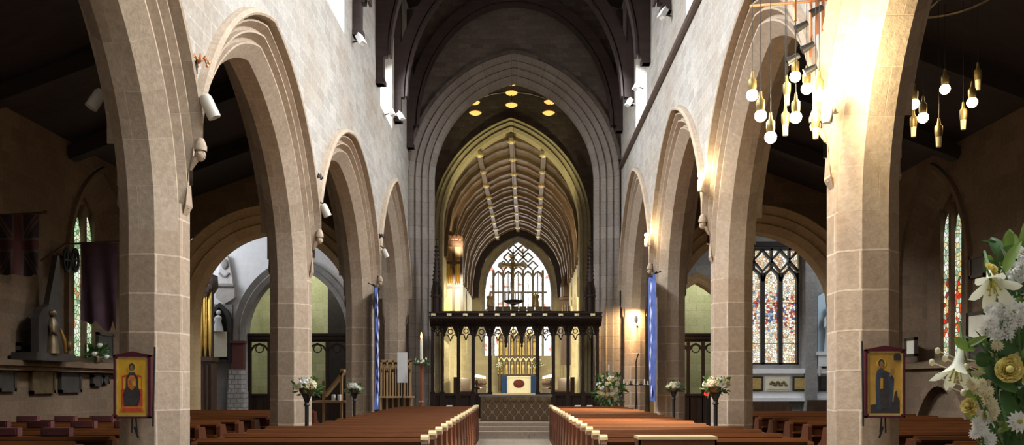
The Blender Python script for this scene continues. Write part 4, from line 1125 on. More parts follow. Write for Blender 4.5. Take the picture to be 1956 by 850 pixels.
# ================================================================== fittings, flowers, monuments
def petal(mb, Mx, L, W, curl=.5, cup=.2, nu=6, nv=4, tip=.93):
    """petal along +y from the origin, bending towards -z with curl"""
    def fn(u, v):
        a = u * curl; s = (v - .5) * 2
        w = W * math.sin(PI * min(1, u*tip + .07)) ** .7
        y = L * (math.sin(a)/curl if abs(curl) > 1e-3 else u); z = -L * (1-math.cos(a))/curl if abs(curl) > 1e-3 else 0
        return Mx @ Vector((s*w, y, z + cup*w*(s*s)))
    return mb.grid(fn, nu, nv)
def aim(c, d, roll=0):
    q = Vector(d).to_track_quat('Z', 'Y'); return Matrix.Translation(c) @ q.to_matrix().to_4x4() @ Matrix.Rotation(roll, 4, 'Z')
def lily(parent, c, d, L=.13, roll=0):
    """trumpet lily: neck at c, opening along d"""
    B = aim(c, d, roll); m = MB()
    for k in range(6):
        def fn(u, v, k=k):
            s = (v-.5)*2; ang = 2*PI*k/6 + s*.60*min(1, max(0, 1-u)/.42)**.65
            r = L*(.05 + .13*u + .42*max(0, u-.45)**1.3*1.6)
            z = L*(u*.98 - .55*max(0, u-.78)**1.2)
            if u > .98: ang = 2*PI*k/6
            r *= (1 if k % 2 else 1.06)
            return B @ Vector((r*math.cos(ang), r*math.sin(ang), z))
        m.grid(fn, 10, 4)
    o = m.build('lily', M['petal_lily'], parent, False)
    s = MB()
    for k in range(5):
        a = 2*PI*k/5; s.tube([B @ Vector((0, 0, L*.3)), B @ Vector((L*.12*math.cos(a), L*.12*math.sin(a), L*.8))], .0016, 4)
        s.ball(B @ Vector((L*.12*math.cos(a), L*.12*math.sin(a), L*.82)), .005, 6, 4, (1, 1, .6))
    s.tube([B @ Vector((0, 0, L*.2)), B @ Vector((0, 0, L*.9))], .0025, 5); st = s.build('stamens', M['pollen'], o); st['label'] = 'yellow stamens'
    s = MB(); s.tube([B @ Vector((0, 0, L*.1)), B @ Vector((0, 0, -L*.1)), B @ Vector((0, .02, -L*.6))], [.008, .006, .004], 6); s.build('stem', M['stem_green'], o)
    return o
def mum(parent, c, d, R=.03, mat='petal_white', name='chrysanthemum', eye='pollen', layers=3):
    B = aim(c, d, RND.random()*6); m = MB()
    for l in range(layers):
        n = 14 - 3*l; tilt = .25 + .38*l; r = R*(1 - .2*l)
        for k in range(n):
            Mx = B @ Matrix.Translation((0, 0, .004*l)) @ Matrix.Rotation(2*PI*(k+.5*l)/n, 4, 'Z') @ Matrix.Rotation(tilt, 4, 'X')
            petal(m, Mx, r, r*.19, .5, .3, 3, 2)
    o = m.build(name, M[mat], parent, False)
    s = MB(); s.ball(B @ Vector((0, 0, R*.12)), R*.27, 8, 5, (1, 1, .8)); s.build('eye', M[eye], o)
    return o
def rose(parent, c, d, R=.035, mat='petal_yellow', name='rose'):
    B = aim(c, d); m = MB()
    for l in range(5):
        n = 9 - l; tilt = .2 + .29*l; r = R*(1.15 - .15*l)
        for k in range(n):
            Mx = B @ Matrix.Translation((0, 0, -R*.3)) @ Matrix.Rotation(2*PI*(k+.5*l)/n, 4, 'Z') @ Matrix.Rotation(tilt, 4, 'X')
            petal(m, Mx, r, r*.42, -.35, .6, 5, 4, .72)
    m.ball(B @ Vector((0, 0, R*.35)), R*.33, 8, 5)
    return m.build(name, M[mat], parent, False)
def leafblade(m, c, d, L, W, roll=0, curl=.7):
    B = aim(c, d, roll) @ Matrix.Rotation(PI/2, 4, 'X')   # blade along d
    B = aim(c, d, roll) @ Matrix.Rotation(-PI/2, 4, 'X') @ Matrix.Scale(-1, 4, (0, 1, 0))
    petal(m, B, L, W, curl, .35, 6, 4)

# ---------------- the big arrangement near the camera
FY = 2.6
def fp(px, py, dy=0): return at(px, py, FY + dy)
base = fp(1950, 850); 
t = thing('flower_arrangement', 'large arrangement of white lilies and yellow roses close to the camera', 'flowers', (1.58, FY, 0))
m = MB(); m.lathe((1.58, FY, 0), [(.17, 0), (.17, .02), (.06, .05), (.03, .1), (.022, .9), (.04, .95), (.09, 1.0), (.10, 1.02), (0, 1.02)], 16); m.build('pedestal', M['iron'], t)
m = MB(); m.lathe((1.58, FY, 1.02), [(.06, 0), (.12, .04), (.15, .12), (.14, .2), (.12, .2), (.0, .16)], 16); m.build('bowl', M['bronze'], t)
rr = random.Random(3)
core = Vector((1.60, FY, 1.22))
stems = MB()
def stem_to(p):
    q = core + Vector((rr.uniform(-.04, .04), rr.uniform(-.04, .04), -.05)); mid = (p+q)/2 + Vector((rr.uniform(-.03, .03), rr.uniform(-.03, .03), .03))
    stems.tube([q, mid, p], .0028, 5)
dark, pale = MB(), MB(); nleaf = 0
for k in range(520):
    # foliage fills an upright drooping mass
    a = rr.uniform(0, 2*PI); h = rr.uniform(0, 1)
    zc_ = lerp(1.36, 2.02, h**.95); rad = (.245 if h < .35 else lerp(.245, .09, (h-.35)/.65)) * math.sqrt(rr.random())
    xx = 1.60 + rad*math.cos(a) - (.06 if h < .3 else 0); yy = FY + rad*.75*math.sin(a)
    p = Vector((xx, yy, zc_))
    if VPX + p.x*FPX/p.y < (1905 if p.z < 1.5 else 1880): continue
    d = (p - Vector((1.60, FY, 1.40))).normalized() + Vector((rr.uniform(-.7, .7), rr.uniform(-.7, .3), rr.uniform(-.6, .5)))
    leafblade(dark if rr.random() < .72 else pale, p, d, rr.uniform(.04, .095), rr.uniform(.010, .022), rr.uniform(0, 6), rr.uniform(.2, 1.1))
for px, py, tx, ty, L, W in ((1862, 668, -1, .35, .11, .016), (1880, 662, 1, -.1, .10, .02), (1842, 663, .4, .3, .07, .01), (1885, 690, .3, -.6, .12, .024), (1930, 545, -.5, .3, .1, .02), (1945, 548, 1, -.1, .09, .02),
                             (1868, 800, -.8, .5, .09, .016), (1905, 770, -.7, -.4, .1, .02), (1900, 690, -1, .1, .1, .022), (1872, 762, -.9, .3, .08, .014), (1920, 520, .2, 1, .1, .018), (1935, 640, -.7, .4, .09, .02), (1915, 745, .3, -1, .1, .02), (1880, 815, -.3, -1, .1, .02), (1925, 820, .2, -1, .1, .022)):
    leafblade(pale if W < .02 else dark, fp(px, py, -.13), (tx, -.35, ty), L, W, 1.5, .4)
dark.build('foliage', M['leaf'], t, False)['kind'] = 'stuff'; pale.build('foliage', M['leaf_pale'], t, False)['kind'] = 'stuff'
p = fp(1893, 520, -.12); lily(t, fp(1890, 517, -.1), (-.25, -.62, -.52), .14, .3); stem_to(fp(1892, 515, -.08))
p = fp(1837, 662, -.12); lily(t, p, (-.33, -.30, -.85), .135, .9); stem_to(p)
for px, py, R in ((1900, 597, .030), (1917, 588, .032), (1934, 597, .030), (1890, 612, .028), (1908, 616, .032), (1927, 618, .030), (1945, 610, .030), (1886, 630, .026), (1903, 636, .03), (1921, 636, .028), (1912, 603, .03), (1893, 590, .022), (1925, 578, .026), (1950, 590, .026)):
    p = fp(px, py, -.16 + rr.uniform(-.02, .02)); mum(t, p, (rr.uniform(-.6, .3), -1, rr.uniform(-.3, .5)), R); stem_to(p + Vector((0, .02, -.01)))
for px, py, R in ((1932, 515, .032), (1945, 528, .03), (1922, 530, .026), (1952, 486, .03), (1950, 510, .03), (1938, 538, .024), (1970, 500, .03), (1975, 560, .035)):
    p = fp(px, py, -.10); mum(t, p, (rr.uniform(-.5, .3), -1, rr.uniform(-.1, .5)), R); stem_to(p + Vector((0, .02, -.01)))
p = fp(1946, 806, -.18); mum(t, p, (-.15, -1, .15), .036, layers=2); stem_to(p + Vector((0, .02, 0)))
for px, py, R in ((1858, 733, .022), (1866, 742, .024), (1874, 733, .02), (1885, 760, .022), (1892, 772, .024), (1897, 784, .022), (1888, 748, .02), (1893, 795, .02), (1905, 660, .02), (1880, 792, .018)):
    p = fp(px, py, -.15 + rr.uniform(-.02, .02)); mum(t, p, (rr.uniform(-.6, .2), -1, rr.uniform(-.3, .4)), R, 'petal_cream', 'cream_bloom', 'stem_green'); stem_to(p + Vector((0, .02, 0)))
for px, py, R in ((1868, 808, .024), (1874, 822, .026), (1885, 800, .02), (1890, 838, .024), (1888, 847, .024), (1862, 828, .02)):
    p = fp(px, py, -.15); mum(t, p, (rr.uniform(-.5, .2), -1, rr.uniform(-.2, .3)), R, 'petal_white', 'white_bloom', 'stem_green'); stem_to(p + Vector((0, .02, 0)))
for px, py, R, d in ((1927, 707, .036, (-.35, -1, .2)), (1936, 690, .02, (0, -1, .3)), (1850, 775, .022, (-.9, -.4, .35)), (1858, 781, .02, (.6, -.8, -.4)), (1968, 720, .034, (.2, -1, 0)), (1893, 512, .018, (.2, -.7, .7)), (1898, 520, .014, (.4, -.7, .2))):
    p = fp(px, py, -.17); rose(t, p, d, R); stem_to(p + Vector((0, .02, 0)))
for px, py in ((1840, 750), (1815, 740), (1791, 720), (1780, 692), (1791, 670), (1805, 685), (1940, 676), (1830, 712), (1846, 700)):
    p = fp(px, py, -.1); b = MB(); b.ball(p, .0085, 8, 6, (1, 1, 1.25)); b.tube([p, fp(px+30, py+12, -.06), fp(px+75, py+20, -.02)], .0018, 4); b.build('bud', M['petal_cream'], t)
st = MB(); st.tube([fp(1912, 472, -.1), fp(1928, 500, -.1), fp(1950, 540, -.06)], [.0015, .007, .004], 6); o = st.build('grey_bud', plain('grey_bud', (.35, .35, .28), .6), t)
stems.build('stem', M['stem_green'], t)

# ---------------- pedestal flowers along the arcades
def pedestal_flowers(px, py, Y, wid, label, floor=0.0, name='flower_stand', big=False, seed=1):
    c = at(px, py, Y); r0 = random.Random(seed); R = wid/2
    t = thing(name, label, 'flower stand', (c.x, Y, floor), None)
    zb = c.z - R*(.8 if big else .55)
    m = MB(); m.lathe((c.x, Y, 0), [(.17, floor), (.17, floor+.03), (.05, floor+.07), (.035, floor+.2), (.035, zb-.22), (.06, zb-.2), (.035, zb-.16), (.08, zb-.04), (.11, zb-.02), (0, zb-.02)], 12)
    m.build('stand', M['iron'], t)
    m = MB(); m.lathe((c.x, Y, zb-.02), [(.09, 0), (.13, .05), (.14, .12), (0, .1)], 12); m.build('bowl', M['bronze'], t)
    f = MB()
    for k in range(130 if big else 80):
        a = r0.uniform(0, 2*PI); u = r0.uniform(-.9, 1); rad = R*math.sqrt(max(0, 1-u*u*.6))*math.sqrt(r0.random())
        p = Vector((c.x+rad*math.cos(a), Y+rad*math.sin(a)*.7, c.z+u*R*(.95 if big else .55)-.03))
        d = (p - Vector((c.x, Y, c.z-.1))).normalized()+Vector((r0.uniform(-.5, .5), -.2, r0.uniform(-.6, .3)))
        leafblade(f, p, d, R*r0.uniform(.3, .6), R*r0.uniform(.06, .12), r0.uniform(0, 6), .6)
    f.build('foliage', M['leaf'], t, False)['kind'] = 'stuff'
    n = 36 if big else 20
    for k in range(n):
        a = r0.uniform(PI, 2*PI); u = r0.uniform(-.7, 1) if big else r0.uniform(-.15, .9); rad = R*math.sqrt(max(0, 1-u*u*.7))*r0.uniform(.5, 1)
        p = Vector((c.x+rad*math.cos(a), Y+rad*math.sin(a)*.7-.03, c.z+u*R*(.95 if big else .5)))
        d = (p - c)+Vector((0, -.25*R, .1*R))
        mat = ['petal_white', 'petal_white', 'petal_cream', 'petal_yellow' if big else 'petal_cream'][r0.randrange(4)]
        B = aim(p, d); fl = MB(); rr_ = R*r0.uniform(.22, .32) if not big else R*r0.uniform(.13, .2)
        for l in range(2):
            for q in range(7):
                petal(fl, B @ Matrix.Rotation(2*PI*(q+.5*l)/7, 4, 'Z') @ Matrix.Rotation(.3+.6*l, 4, 'X'), rr_*(1-.3*l), rr_*.36, .5, .3, 2, 2)
        fl.build('bloom', M[mat], t, False)
    return t
pedestal_flowers(586, 738, 14.6, .46, 'dark flower stand with white flowers before the second left pillar', seed=1)
pedestal_flowers(677, 741, 21.0, .42, 'small stand of white flowers beside the blue hanging on the left', seed=2)
pedestal_flowers(1367, 735, 14.4, .46, 'dark flower stand with white flowers before the second right pillar', seed=3)
pedestal_flowers(1287, 738, 20.6, .40, 'small stand of white flowers beside the blue hanging on the right', seed=4)
pedestal_flowers(1164, 744, 25.9, .92, 'big rounded cream and white bouquet right of the dark screen', .1, 'bouquet_stand', True, 5)
# paschal candle on its tall wooden stand
c = at(805, 690, 25.0); t = thing('paschal_candle', 'tall lit candle on a red-brown wooden stand left of the screen', 'candle', (c.x, 25, .1))
m = MB(); m.lathe((c.x, 25, 0), [(.2, .1), (.2, .15), (.1, .2), (.075, .3), (.07, 1.0), (.09, 1.05), (.07, 1.1), (.065, c.z-.15), (.11, c.z-.1), (.12, c.z-.06), (0, c.z-.06)], 10, False); m.build('stand', wood('stand_wood', (.20, .07, .035), (.28, .11, .05), .4, 1, 2), t)
zf = at(0, 648, 25).z; m = MB(); m.lathe((c.x, 25, c.z-.06), [(.045, 0), (.045, zf-c.z+.06-.02), (.035, zf-c.z+.06)], 10); m.build('candle', M['wax'], t)
m = MB(); m.lathe((c.x, 25, zf), [(.006, 0), (.03, .04), (.036, .08), (.02, .16), (0, .22)], 8); m.build('flame', M['flame'], t)
f = MB(); r0 = random.Random(9)
for k in range(60):
    a = r0.uniform(0, 2*PI); p = Vector((c.x+.12*math.cos(a), 25+.12*math.sin(a), c.z+r0.uniform(-.12, .06))); leafblade(f, p, (math.cos(a), math.sin(a), r0.uniform(-.5, .5)), r0.uniform(.08, .16), .025, r0.uniform(0, 6), .6)
f.build('foliage', M['leaf'], t, False)['kind'] = 'stuff'
for k in range(9):
    a = r0.uniform(PI, 2*PI); fl = MB(); B = aim((c.x+.17*math.cos(a), 25+.17*math.sin(a), c.z+r0.uniform(-.04, .08)), (math.cos(a), math.sin(a), .3))
    for q in range(7): petal(fl, B @ Matrix.Rotation(2*PI*q/7, 4, 'Z') @ Matrix.Rotation(.4, 4, 'X'), .05, .018, .5, .3, 2, 2)
    fl.build('bloom', M['petal_white'], t, False)
# slim white candle behind the bouquet
c = at(1163, 715, 27.2); t = thing('candlestick', 'slim white candle rising behind the big bouquet', 'candle', (c.x, 27.2, .2))
m = MB(); m.lathe((c.x, 27.2, .43), [(.15, 0), (.05, .05), (.03, 1.2), (.07, 1.25), (0, 1.25)], 10); m.build('stick', M['brass'], t)
m = MB(); zt_ = at(0, 696, 27.2).z; m.lathe((c.x, 27.2, 1.68), [(.025, 0), (.025, zt_-1.7), (.004, zt_-1.68)], 8); m.build('candle', M['wax'], t)
# white board on a stand
Y = 25.4; x0, x1 = at(759, 0, Y).x, at(778, 0, Y).x; z0, z1 = at(0, 731, Y).z, at(0, 673, Y).z
t = thing('notice_board', 'tall blank white board on a thin stand left of the lit candle', 'board', (x0, Y, .1))
m = MB(); m.box(x0, x1, Y, Y+.03, z0, z1); o = m.build('board', M['white'], t)
m = MB(); xm = (x0+x1)/2; m.tube([(xm, Y+.05, .1), (xm, Y+.05, z1-.1)], .018, 8); m.box(xm-.2, xm+.2, Y-.1, Y+.2, .1, .13); m.build('stand', M['iron'], t)
# carved wooden tracery bench end behind it
Y = 27.6; x0, x1 = at(726, 0, Y).x, at(782, 0, Y).x; z1, z2 = at(0, 757, Y).z, at(0, 688, Y).z
t = thing('carved_bench', 'pale oak seat with a traceried back behind the white board', 'bench', ((x0+x1)/2, Y, .1))
m = MB(); m.box(x0, x1, Y+.3, Y+.36, z1-.45, z2); o = m.build('back_panel', M['dark_oak'], t); m = MB(); m.box(x0-.03, x1+.03, Y+.24, Y+.4, z2-.06, z2+.02)  # back panel coloured dark to stand for shade in the recess
n = 5
for k in range(n+1): x = lerp(x0, x1, k/n); m.box(x-.03, x+.03, Y+.24, Y+.38, .1, z2)
for k in range(n):
    xa, xb = lerp(x0, x1, k/n), lerp(x0, x1, (k+1)/n); xm = (xa+xb)/2; m.bar([(xa, Y+.27, z2-.4), (lerp(xa, xm, .5), Y+.27, z2-.22), (xm, Y+.27, z2-.14), (lerp(xm, xb, .5), Y+.27, z2-.22), (xb, Y+.27, z2-.4)], .04, .06); m.bar([(xm, Y+.27, z1), (xm, Y+.27, z2-.2)], .03, .05)
m.build('back', M['honey_oak'], t)
m = MB(); m.box(x0-.04, x1+.15, Y-.15, Y+.3, z1-.05, z1); m.build('seat', M['honey_oak'], t)
for x in (x0, x1+.05):
    m = MB(); m.lathe((x+.03, Y-.08, .1), [(.05, 0), (.03, .1), (.05, .3), (.03, z1-.25), (.045, z1-.15)], 8); m.build('leg', M['honey_oak'], t)
# lectern and jars seen through the third left arch
Y = 24.0; t = thing('reading_desk', 'plain honey-coloured reading desk seen through the third left arch', 'desk', at(648, 765, Y)); t.location.z = 0
x0, x1 = at(632, 0, Y).x, at(656, 0, Y).x; z1, z2 = at(0, 752, Y).z, at(0, 704, Y).z
m = MB(); m.box(x1-.1, x1-.03, Y, Y+.08, 0, z2); m.box(x0-.25, x0-.18, Y, Y+.08, 0, z2-.35); m.build('post', M['honey_oak'], t)
m = MB(); m.poly([(x0-.2, Y, z1), (x1, Y, z2-.02), (x1, Y, z2-.10), (x0-.2, Y, z1-.09)], (0, .5, 0)); m.build('slope', M['honey_oak'], t)
m = MB(); m.box(x0-.5, x1+.1, Y-.25, Y+.5, z1-.26, z1-.2); m.build('shelf', M['honey_oak'], t)
zs_ = z1-.2
for px, lab in ((638, 'white candle jar on the reading desk, the left one'), (649, 'white candle jar on the reading desk, the right one')):
    c = at(px, 764, Y-.1); m = MB(); m.lathe((c.x, Y-.15, zs_), [(.05, 0), (.055, .02), (.055, .16), (.045, .18), (0, .18)], 10); tag(m.build('candle_jar', M['white']), lab, 'candle', 'white jars on the reading desk')

# ---------------- banners
def banner(px, py0, py1, Y, wid, label):
    s = -1 if px < 980 else 1
    p = at(px, py0, Y); z0, z1 = at(0, py1, Y).z, p.z; X = p.x
    t = thing('banner', label, 'banner', (X, Y, z1), 'blue banners by the third pillars')
    m = MB(); m.grid(lambda u, v: Vector((X + .03*math.sin(u*9+v*3) + s*.0, Y - wid/2 + wid*u, lerp(z0, z1, v))), 14, 16)
    m.build('cloth', M['blue_cloth'], t)
    m = MB(); r0 = random.Random(int(px))
    for k in range(9):
        zz = lerp(z0+.25, z1-.3, k/8); yy = Y + r0.uniform(-.16, .16); sz = .09 + .05*r0.random()
        m.poly([(X - s*.045, yy-sz, zz), (X - s*.045, yy, zz-sz*1.3), (X - s*.045, yy+sz, zz), (X - s*.045, yy, zz+sz*1.3)], (s*.006, 0, 0))
    o = m.build('motif', plain('banner_pale', (.55, .58, .75), .8), t); o['label'] = 'pale embroidered lozenges'
    m = MB(); m.tube([(X, Y-wid/2-.08, z1+.01), (X, Y+wid/2+.08, z1+.01)], .02, 8); m.ball((X, Y-wid/2-.1, z1+.01), .035, 8, 6); m.ball((X, Y+wid/2+.1, z1+.01), .035, 8, 6)
    m.tube([(X, Y, z1+.02), (X + s*.22, Y, z1+.12)], .015, 6); m.build('pole', M['iron'], t)
banner(719, 549, 782, 21.85, .64, 'long narrow blue banner hanging at the third left pillar')
banner(1246, 527, 766, 21.2, .95, 'long narrow blue banner hanging at the third right pillar')

# ---------------- icons on the first pillars
def icon(px0, px1, py0, py1, Y, side, label):
    p0, p1 = at(px0, py0, Y), at(px1, py1, Y); x0, x1, z0, z1 = p0.x, p1.x, p1.z, p0.z; w, h = x1-x0, z1-z0; xm = (x0+x1)/2
    s = -1 if side == 'left' else 1
    t = thing('icon', label, 'painting', (xm, Y, z0), None)
    fr = .022; zf = z1 - .03
    m = MB()
    m.poly([(x0, Y, z0), (x1, Y, z0), (x1, Y, zf), (xm, Y, z1), (x0, Y, zf)], (0, .05, 0))
    m.build('back_board', M['burgundy'], t)
    m = MB(); m.box(x0, x0+fr, Y-.03, Y, z0, zf); m.box(x1-fr*1.6 if s < 0 else x1-fr, x1, Y-.03, Y, z0, zf); m.box(x0, x1, Y-.03, Y, z0, z0+fr)
    m.poly([(x0, Y-.03, zf-fr), (x1, Y-.03, zf-fr), (x1, Y-.03, zf), (xm, Y-.03, z1+.01), (x0, Y-.03, zf)], (0, .03, 0)); m.build('frame', M['burgundy'], t)
    gold = M['icon_gold'] if s < 0 else M['icon_ochre']
    gx0, gx1, gz0, gz1 = x0+fr, x1-(fr*1.6 if s < 0 else fr), z0+fr, zf-fr
    m = MB(); m.box(gx0, gx1, Y-.012, Y, gz0, gz1); m.build('gold_ground', gold, t)
    m = MB(); b = .018
    for q in ((gx0, gx0+b, gz0, gz1), (gx1-b, gx1, gz0, gz1), (gx0, gx1, gz0, gz0+b), (gx0, gx1, gz1-b, gz1)): m.box(q[0], q[1], Y-.02, Y-.01, q[2], q[3])
    m.build('inner_frame', M['gilt'], t)
    gw, gh = gx1-gx0, gz1-gz0
    layer = [0]
    def shape(name, mat, pts, lab=None):
        layer[0] += 1; yy = Y - .0125 - .0012*layer[0]
        m = MB(); m.poly([(gx0+u*gw, yy, gz0+v*gh) for u, v in pts], (0, .0016, 0)); o = m.build(name, M[mat], t)
        if lab: o['label'] = lab
    def oval(u, v, a, b, n=16): return [(u+a*math.cos(2*PI*k/n), v+b*math.sin(2*PI*k/n)) for k in range(n)]
    if s < 0:
        shape('throne', 'red_paint', [(.17, .16), (.83, .16), (.83, .44), (.80, .47), (.80, .68), (.70, .70), (.30, .70), (.18, .68), (.18, .47), (.15, .44)])
        shape('throne_arms', 'icon_gold', [(.22, .46), (.30, .46), (.30, .66), (.22, .65)]); shape('throne_arms', 'icon_gold', [(.70, .46), (.78, .46), (.78, .65), (.70, .66)])
        shape('footstool', 'orange_paint', [(.12, .07), (.88, .07), (.82, .18), (.18, .18)])
        shape('footstool_rug', 'red_paint', [(.18, .08), (.82, .08), (.78, .14), (.22, .14)])
        shape('robe', 'robe_paint', [(.28, .17), (.70, .17), (.78, .36), (.70, .50), (.68, .66), (.58, .74), (.42, .74), (.33, .66), (.32, .50), (.22, .36)])
        shape('tunic', 'orange_paint', [(.38, .50), (.50, .44), (.62, .50), (.63, .62), (.56, .69), (.44, .69), (.37, .62)])
        shape('halo', 'icon_gold', oval(.5, .83, .14, .085)); shape('hair', 'robe_paint', oval(.5, .83, .095, .065)); shape('face', 'skin_paint', oval(.5, .815, .055, .048))
        shape('hand', 'skin_paint', oval(.45, .58, .045, .03)); shape('book', 'icon_gold', [(.53, .50), (.63, .52), (.61, .60), (.52, .58)])
    else:
        shape('ground', 'robe_paint', [(.10, .04), (.92, .04), (.92, .24), (.86, .30), (.84, .40), (.78, .36), (.74, .22), (.55, .20), (.10, .17)])
        shape('robe', 'blue_paint', [(.26, .10), (.68, .10), (.74, .40), (.76, .58), (.66, .66), (.52, .70), (.38, .74), (.28, .70), (.24, .55)])
        shape('inner_robe', 'robe_paint', [(.38, .11), (.62, .11), (.60, .45), (.56, .66), (.42, .68), (.37, .45)])
        shape('beard_panel', 'icon_ochre', [(.36, .42), (.45, .42), (.45, .58), (.38, .59)])
        shape('halo', 'icon_gold', oval(.40, .82, .14, .075)); shape('hair', 'robe_paint', oval(.40, .815, .09, .065)); shape('face', 'skin_paint', oval(.40, .80, .055, .048))
        shape('hand', 'skin_paint', [(.62, .62), (.68, .72), (.74, .76), (.72, .70), (.66, .60)])
        shape('medallion', 'slate', [(.74, .86), (.94, .86), (.94, .93), (.90, .97), (.78, .97), (.74, .93)])
    # hinged bar and iron bracket
    xb = x1+.012 if s < 0 else x0-.012
    m = MB(); m.tube([(xb, Y+.0, z0-.09), (xb + (.012 if s < 0 else -.004), Y+.02, z1+.06)], .010, 8); m.build('hinge_bar', M['iron'], t)
    m = MB()
    for u in (-.02, .02): m.tube([(xm+u, Y+.02, z0), (xm+u*1.5, Y+.03, z0-.16)], .009, 6)
    m.tube([(xm, Y+.03, z0-.1), (xm, Y+.12, z0-.22)], .012, 6); m.build('bracket', M['iron'], t)
icon(219, 290, 673, 799, 9.27, 'left', 'gold painted icon of a seated robed figure on the first left pillar')
icon(1651, 1727, 662, 798, 8.97, 'right', 'darker ochre icon of a standing robed figure on the first right pillar')

# ---------------- lamps on the pillars
def spot_can(p, d, L, R, label, lit=False, mount=None, group='spotlights on the arcade pillars'):
    t = thing('spotlight', label, 'spotlight', p, group)
    B = aim(p, d); m = MB()
    m.lathe((0, 0, 0), [(0, -L/2), (R*.75, -L/2), (R, -L*.35), (R, L/2), (R*.88, L/2), (R*.86, L*.3), (0, L*.3)], 16, True, B); m.build('housing', M['cream_paint'], t)
    m = MB(); m.lathe((0, 0, 0), [(0, L*.31), (R*.85, L*.31), (R*.85, L*.33), (0, L*.36)], 14, True, B); m.build('lens', M['lamp_glow'] if lit else M['slate'], t)
    if mount is not None:
        m = MB(); m.tube([p + Vector((0, 0, R*.8)), p + Vector((0, 0, R*1.6)), mount], .014, 6)
        m.cbox(mount, (.05, .12, .14)); m.build('bracket', M['iron'], t)
    return t
def onwall(S, y, n, z): return PT(S, y, n, z)
spot_can(at(400, 204, 9.75), (.35, .15, -.8), .27, .075, 'cream cylindrical spotlight above the first left pillar', False, PT(LEFT, 9.8, .46, 4.95))
spot_can(at(621, 402, 15.6), (.35, .15, -.8), .24, .075, 'cream cylindrical spotlight above the second left pillar', False, PT(LEFT, 15.6, .46, 5.0))
spot_can(at(735, 484, 22.2), (.35, .15, -.8), .24, .08, 'cream cylindrical spotlight above the third left pillar', False, PT(LEFT, 22.3, .46, 5.3))
spot_can(at(184, 190, 9.7), (-.4, -.2, -.8), .24, .07, 'cream spotlight on the aisle side of the first left arch', False, PT(LEFT, 9.8, -.40, 5.1))
def lit_spot(px, py, Y, mount, lab):
    p = at(px, py, Y); t = thing('lit_lamp', lab, 'lamp', p, 'burning lamps on the right pillars'); z = p.z
    m = MB(); m.ball(p, .055, 12, 8); m.build('bulb', M['lamp_glow'], t)
    m = MB(); m.lathe((p.x, p.y, z-.30), [(0, 0), (.05, .0), (.06, .05), (.055, .2), (.03, .24), (.03, .26), (0, .26)], 12); m.build('housing', M['cream_paint'], t)
    m = MB(); m.tube([Vector((p.x, p.y, z-.28)), mount], .016, 6); m.cbox(mount, (.06, .08, .12)); m.build('bracket', M['cream_paint'], t)
    return p
LITP = [lit_spot(1338, 334, 15.1, PT(RIGHT, 15.4, .46, 5.1), 'burning lamp with a white housing above the second right pillar'),
        lit_spot(1235, 449, 21.4, PT(RIGHT, 21.7, .46, 5.2), 'burning lamp with a white housing above the third right pillar')]
LITP.append(lit_spot(1580, 180, 8.75, PT(RIGHT, 9.1, .46, 4.6), 'brightest burning lamp with a white housing above the first right pillar'))
p = at(1215, 599, 27.6); lit_spot(1215, 599, 27.6, Vector((p.x+.12, 28.2, p.z-.3)), 'burning lamp low over the wall beside the right blue banner'); LITP.append(p)
# iron bracket lamps
for px, py, Y, S, lab in ((381, 120, 9.8, LEFT, 'iron bracket with a rusty bracket lamp on the wall above the first left pillar'), (607, 340, 15.6, LEFT, 'small dark iron wall bracket above the second left pillar'), (728, 453, 22.2, LEFT, 'small dark iron wall bracket above the third left pillar')):
    p = at(px, py, Y); t = thing('wall_bracket', lab, 'bracket', p, 'iron wall brackets'); wl = PT(S, Y, .46, p.z-.05); k_ = 1.0 if Y < 12 else .8
    m = MB(); m.tube([wl, (wl+p)/2 + Vector((0, 0, .06)), p], .014, 6); m.cbox(wl, (.04, .1, .12)); m.build('arm', M['iron'], t)
    m = MB()
    for q in range(6):
        a = q*PI/3; m.tube([p, p+Vector((.07*k_*math.cos(a), .07*k_*math.sin(a), .08)), p+Vector((.11*k_*math.cos(a), .11*k_*math.sin(a), .0))], .011, 5); m.ball(p+Vector((.11*k_*math.cos(a), .11*k_*math.sin(a), 0)), .022, 6, 4)
    m.build('scrolls', M['copper'] if Y < 12 else M['iron'], t)
# carved heads where the hood moulds meet
def carved(S, y, z, lab, r=.07):
    p = PT(S, y, .53, z); m = MB(); s = S['sd']
    m.ball(p, r, 12, 9, (.85, .9, 1.15)); m.ball(p+Vector((-s*r*.7, 0, -.01)), r*.28, 6, 5, (1, .6, 1.3)); 
    for q in (-1, 1): m.ball(p+Vector((-s*r*.6, q*r*.4, r*.2)), r*.2, 6, 4); m.ball(p+Vector((0, q*r*.85, 0)), r*.3, 6, 4, (.6, .5, 1))
    m.ball(p+Vector((-s*r*.55, 0, -r*.6)), r*.35, 6, 4, (.8, 1.2, .6)); m.lathe((p.x, p.y, p.z+r*.6), [(r*1.05, 0), (r*1.1, .05), (r*.6, .14), (0, .16)], 10)
    m.tube([p+Vector((s*.05, 0, -r*.5)), p+Vector((s*.12, 0, -r*2.6))], [r*.7, r*.25], 8)
    tag(m.build('carved_corbel', M['arch_stone']), lab, 'carving', 'carved heads at the hood mould ends')
for S, nm in ((LEFT, 'left'), (RIGHT, 'right')):
    for i in (1, 2, 3): carved(S, S['P'][i], S['drop'] + .60, 'small carved stone head where two arches meet over the %s %s pillar' % (ordinal(i-1), nm))
